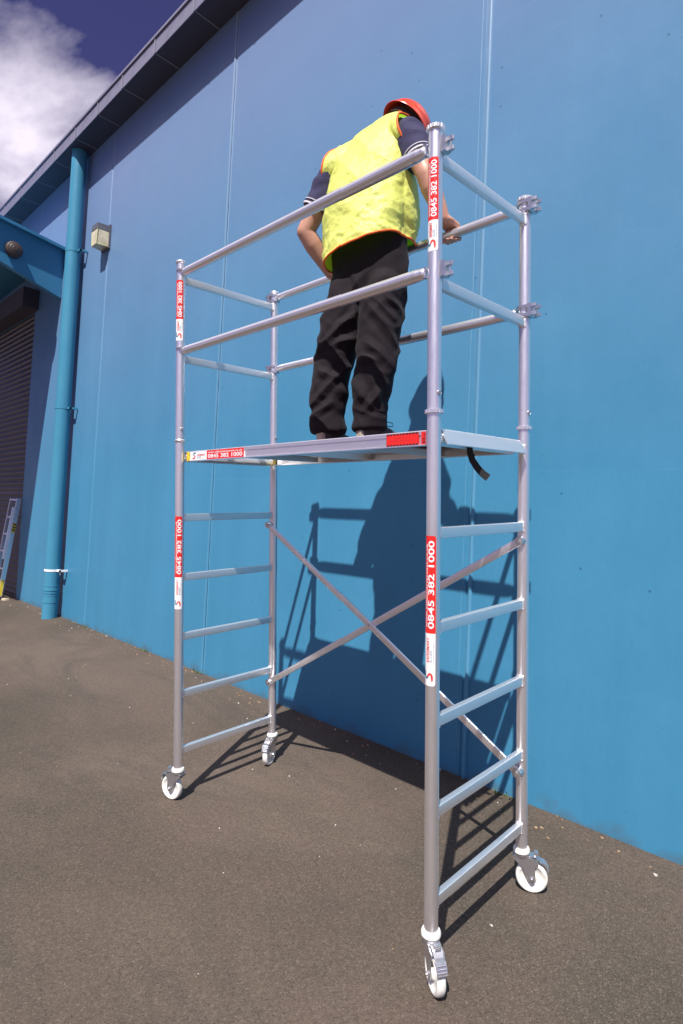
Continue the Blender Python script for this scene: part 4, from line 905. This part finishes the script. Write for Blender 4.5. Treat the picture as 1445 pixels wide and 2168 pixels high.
# polo shirt
STN = [((-0.728, 0.444, 2.72), .194, .156, SA, 0), ((-0.730, 0.449, 2.88), .194, .156, SA, 0), ((-0.742, 0.470, 3.05), .196, .158, SA, .02), ((-0.755, 0.505, 3.22), .204, .150, SA, .07), ((-0.756, 0.540, 3.35), .208, .140, SA, .12), ((-0.745, 0.570, 3.45), .185, .118, SA, .15), ((-0.730, 0.590, 3.515), .140, .094, SA, .16), ((-0.715, 0.618, 3.572), .080, .068, SA, .14)]
sh = MB()
loft(sh, [((-0.726, 0.476, 2.84), .140, .075, SA, 0), ((-0.73, 0.474, 2.92), .160, .095, SA, 0)] + [(c, a - 0.018, b - 0.018, g, t) for c, a, b, g, t in STN[2:]])
for s0, el, r0 in ((LS, LE, 0.074), (RS, RE, 0.072)):
    cone(sh, s0, r0, s0.lerp(el, 0.30), r0 + 0.004, 24); cone(sh, s0.lerp(el, 0.28), r0 + 0.004, s0.lerp(el, 0.66), r0 + 0.002, 24, False)
    cone(sh, Vector((-0.735, 0.59, 3.45)), 0.070, s0, r0 - 0.002)
cone(sh, NK - hu * 0.04, 0.075, NK + hu * 0.012, 0.066, 24, False)
sme = fuse(sh, 0.0065, 5)
displace(sme, lambda p, n_: 0.010 * ridged(p, (7, 7, 9), 3.3) + 0.004 * noise.noise(p * 26) - 0.003)
shirt = put_mesh('shirt', sme, m_shirt, person, (-0.74, 0.5, 3.2))
for s0, el, r0 in ((LS, LE, 0.080), (RS, RE, 0.078)):
    d = (el - s0).normalized(); q = s0.lerp(el, 0.655)
    for i, (m_, wd) in enumerate(((m_cuff, 0.0085), (m_shirt, 0.004), (m_cuff, 0.004))):
        mb = MB(); c0 = q - d * (0.003 + i * 0.010); mb.lathe([(r0 - 0.008, -wd / 2), (r0 - 0.001, -wd / 2), (r0 - 0.001, wd / 2), (r0 - 0.008, wd / 2)], c0, d, 32, close=True); build('cuff_band', mb, m_, shirt)

# hi-vis vest: torso shell with arm holes, slanting hem and orange binding
ve = MB(); loft(ve, STN)
for s0 in (LS, RS): cone(ve, Vector((-0.735, 0.588, 3.452)), 0.076, s0 + (s0 - Vector((-0.735, 0.588, 3.452))).normalized() * 0.02, 0.084)
# the loose front hangs away from the chest
ve.ell((-0.715, 0.555, 3.08), (Vector((0.178, 0.045, 0)), Vector((-0.05, 0.14, 0)), Z * 0.32), 24, 16)
vme = fuse(ve, 0.0075, 5)
def vfold(p, n_):
    up = max(0, min(1, (p.z - 2.85) / 0.5))
    f = 0.012 * ridged(p + Vector((p.z * 0.55, 0, 0)), (5.5, 5.5, 3.0), 5.5) + 0.008 * ridged(p + Vector((-p.z * 0.6, 0, 0)), (9, 9, 7), 9.1) * (1.2 - up * 0.6) + 0.0035 * ridged(p, (24, 24, 24), 2.0) * (1.3 - up) + 0.002 * noise.noise(p * 60)
    f += 0.012 * math.sin(p.x * 19 + p.z * 3) * max(0, min(1, (3.0 - p.z) / 0.2))
    return f
displace(vme, vfold)
bm = bmesh.new(); bm.from_mesh(vme)
def cut(co, no): bmesh.ops.bisect_plane(bm, geom=bm.verts[:] + bm.edges[:] + bm.faces[:], plane_co=co, plane_no=no, clear_outer=True)
cut((-0.966, 0.40, 2.803), (0.235, 0.10, -1.0))                                  # hem
cut(LS + Vector((-0.016, 0.0, 0.0)), Vector((-0.93, -0.10, 0.22)))              # left arm hole
cut(RS + Vector((0.014, -0.006, 0.0)), Vector((0.92, -0.10, 0.22)))              # right arm hole
cut(NK + Vector((0, 0.0, -0.012)), (hu * 0.8 + hf * 0.6).normalized())           # neck
bm.normal_update(); bm.to_mesh(vme)
# boundary loops -> binding tubes
be = [e for e in bm.edges if e.is_boundary]; adj = {}
for e in be:
    a, b = e.verts; adj.setdefault(a.index, []).append(b.index); adj.setdefault(b.index, []).append(a.index)
bm.verts.ensure_lookup_table(); seen = set(); loops = []
for st_ in list(adj):
    if st_ in seen: continue
    lp = [st_]; seen.add(st_); cur = st_
    while True:
        nx = [q for q in adj[cur] if q not in seen]
        if not nx: break
        cur = nx[0]; seen.add(cur); lp.append(cur)
    loops.append([bm.verts[i].co.copy() for i in lp])
bm.free()
vest = put_mesh('hi_vis_vest', vme, m_vest, person, (-0.74, 0.5, 3.1))
for lp in loops:
    if len(lp) < 20: continue
    for _ in range(4): lp = [(lp[i - 1] + lp[i] * 2 + lp[(i + 1) % len(lp)]) / 4 for i in range(len(lp))]
    lp = lp[::2]; mb = MB(); mb.tube(lp + [lp[0], lp[1]], 0.0052, 8, caps=False); build('orange_binding', mb, m_trim, vest, smooth=60)

# helmet, harness, hair, eyes
hat = MB(); hc = H(-0.004, 0, 0.040); n = 40; vs = []; rows = []
hx, hy, hz = 0.137, 0.117, 0.112
ring = lambda fr_, up_, off_=0.0: [hc + hf * ((hx * fr_ + off_) * math.cos(t)) + hr * ((hy * fr_ + off_) * math.sin(t)) + hu * up_ for t in (2 * math.pi * k / n for k in range(n))]
outer = [ring(math.cos(R(a)), hz * math.sin(R(a)) + (0.004 if a > 60 else 0)) for a in (84, 70, 55, 40, 25, 12, 0)]
brim = [hc + hf * ((hx + 0.012 + (0.040 * max(0, math.cos(t)) ** 2)) * math.cos(t)) + hr * ((hy + 0.012) * math.sin(t)) + hu * (-0.012 - 0.014 * max(0, math.cos(t))) for t in (2 * math.pi * k / n for k in range(n))]
brim2 = [p - hu * 0.004 - (p - hc) * 0.004 for p in brim]
inner = [ring(math.cos(R(a)) * 0.965, hz * 0.96 * math.sin(R(a))) for a in (0, 25, 50, 70, 84)]
rows = outer + [brim, brim2] + inner
vs = [p for r_ in rows for p in r_]
fs = [(i * n + k, i * n + (k + 1) % n, (i + 1) * n + (k + 1) % n, (i + 1) * n + k) for i in range(len(rows) - 1) for k in range(n)] + [tuple(range(n)), tuple(range((len(rows) - 1) * n, len(rows) * n))]
hat.add(vs, fs)
helmet = build('hard_hat', hat, m_hat, person, loc=hc, smooth=50)
mb = MB(); mb.tube([hc + hf * (0.13 * math.cos(R(a))) * math.cos(0) + hu * (hz * math.sin(R(a)) + 0.005) for a in range(20, 161, 10)], 0.007, 8); build('ridge', mb, m_hat, helmet)
mb = MB()
hb = [hc + hf * (0.112 * math.cos(t)) + hr * (0.093 * math.sin(t)) - hu * 0.018 for t in (2 * math.pi * k / n for k in range(n))]
vs = []
for p in hb: vs += [p + hu * 0.016, p - hu * 0.016, p - hu * 0.016 + (p - hc) * 0.03, p + hu * 0.016 + (p - hc) * 0.03]
mb.add(vs, [(4 * i + k, 4 * i + (k + 1) % 4, (4 * i + 4 + (k + 1) % 4) % (4 * n), (4 * i + 4 + k) % (4 * n)) for i in range(n) for k in range(4)])
for a in (R(40), R(140), R(220), R(320)):
    q = Vector(hf * (0.105 * math.cos(a)) + hr * (0.088 * math.sin(a))); mb.tube([hc + q - hu * 0.01, hc + q * 1.12 + hu * 0.03, hc + q * 0.9 + hu * 0.07], 0.008, 8)
build('headband', mb, m_harness, helmet)
hm = MB(); hm.ell(H(-0.022, 0, 0.018), (hf * 0.088, hr * 0.083, hu * 0.098), 24, 16)
for s_ in (-1, 1): hm.ell(H(0.008, s_ * 0.074, 0.02), (hf * 0.022, hr * 0.007, hu * 0.03))
hm.ell(H(-0.066, 0, -0.040), (hf * 0.040, hr * 0.058, hu * 0.048), 20, 12)
hme = fuse(hm, 0.004, 2); displace(hme, lambda p, n_: 0.004 * noise.noise(Vector((p.x * 90, p.y * 90, p.z * 25))))
put_mesh('hair', hme, m_hair, person, H(-0.03, 0, 0))
for s_ in (-1, 1):
    mb = MB(); mb.ell(H(0.084, s_ * 0.031, 0.006), (hf * 0.011, hr * 0.013, hu * 0.010)); mb.ell(H(0.0905, s_ * 0.031, 0.004), (hf * 0.0055, hr * 0.006, hu * 0.006), mi=1); build('eye', mb, [m_white, m_black], person)
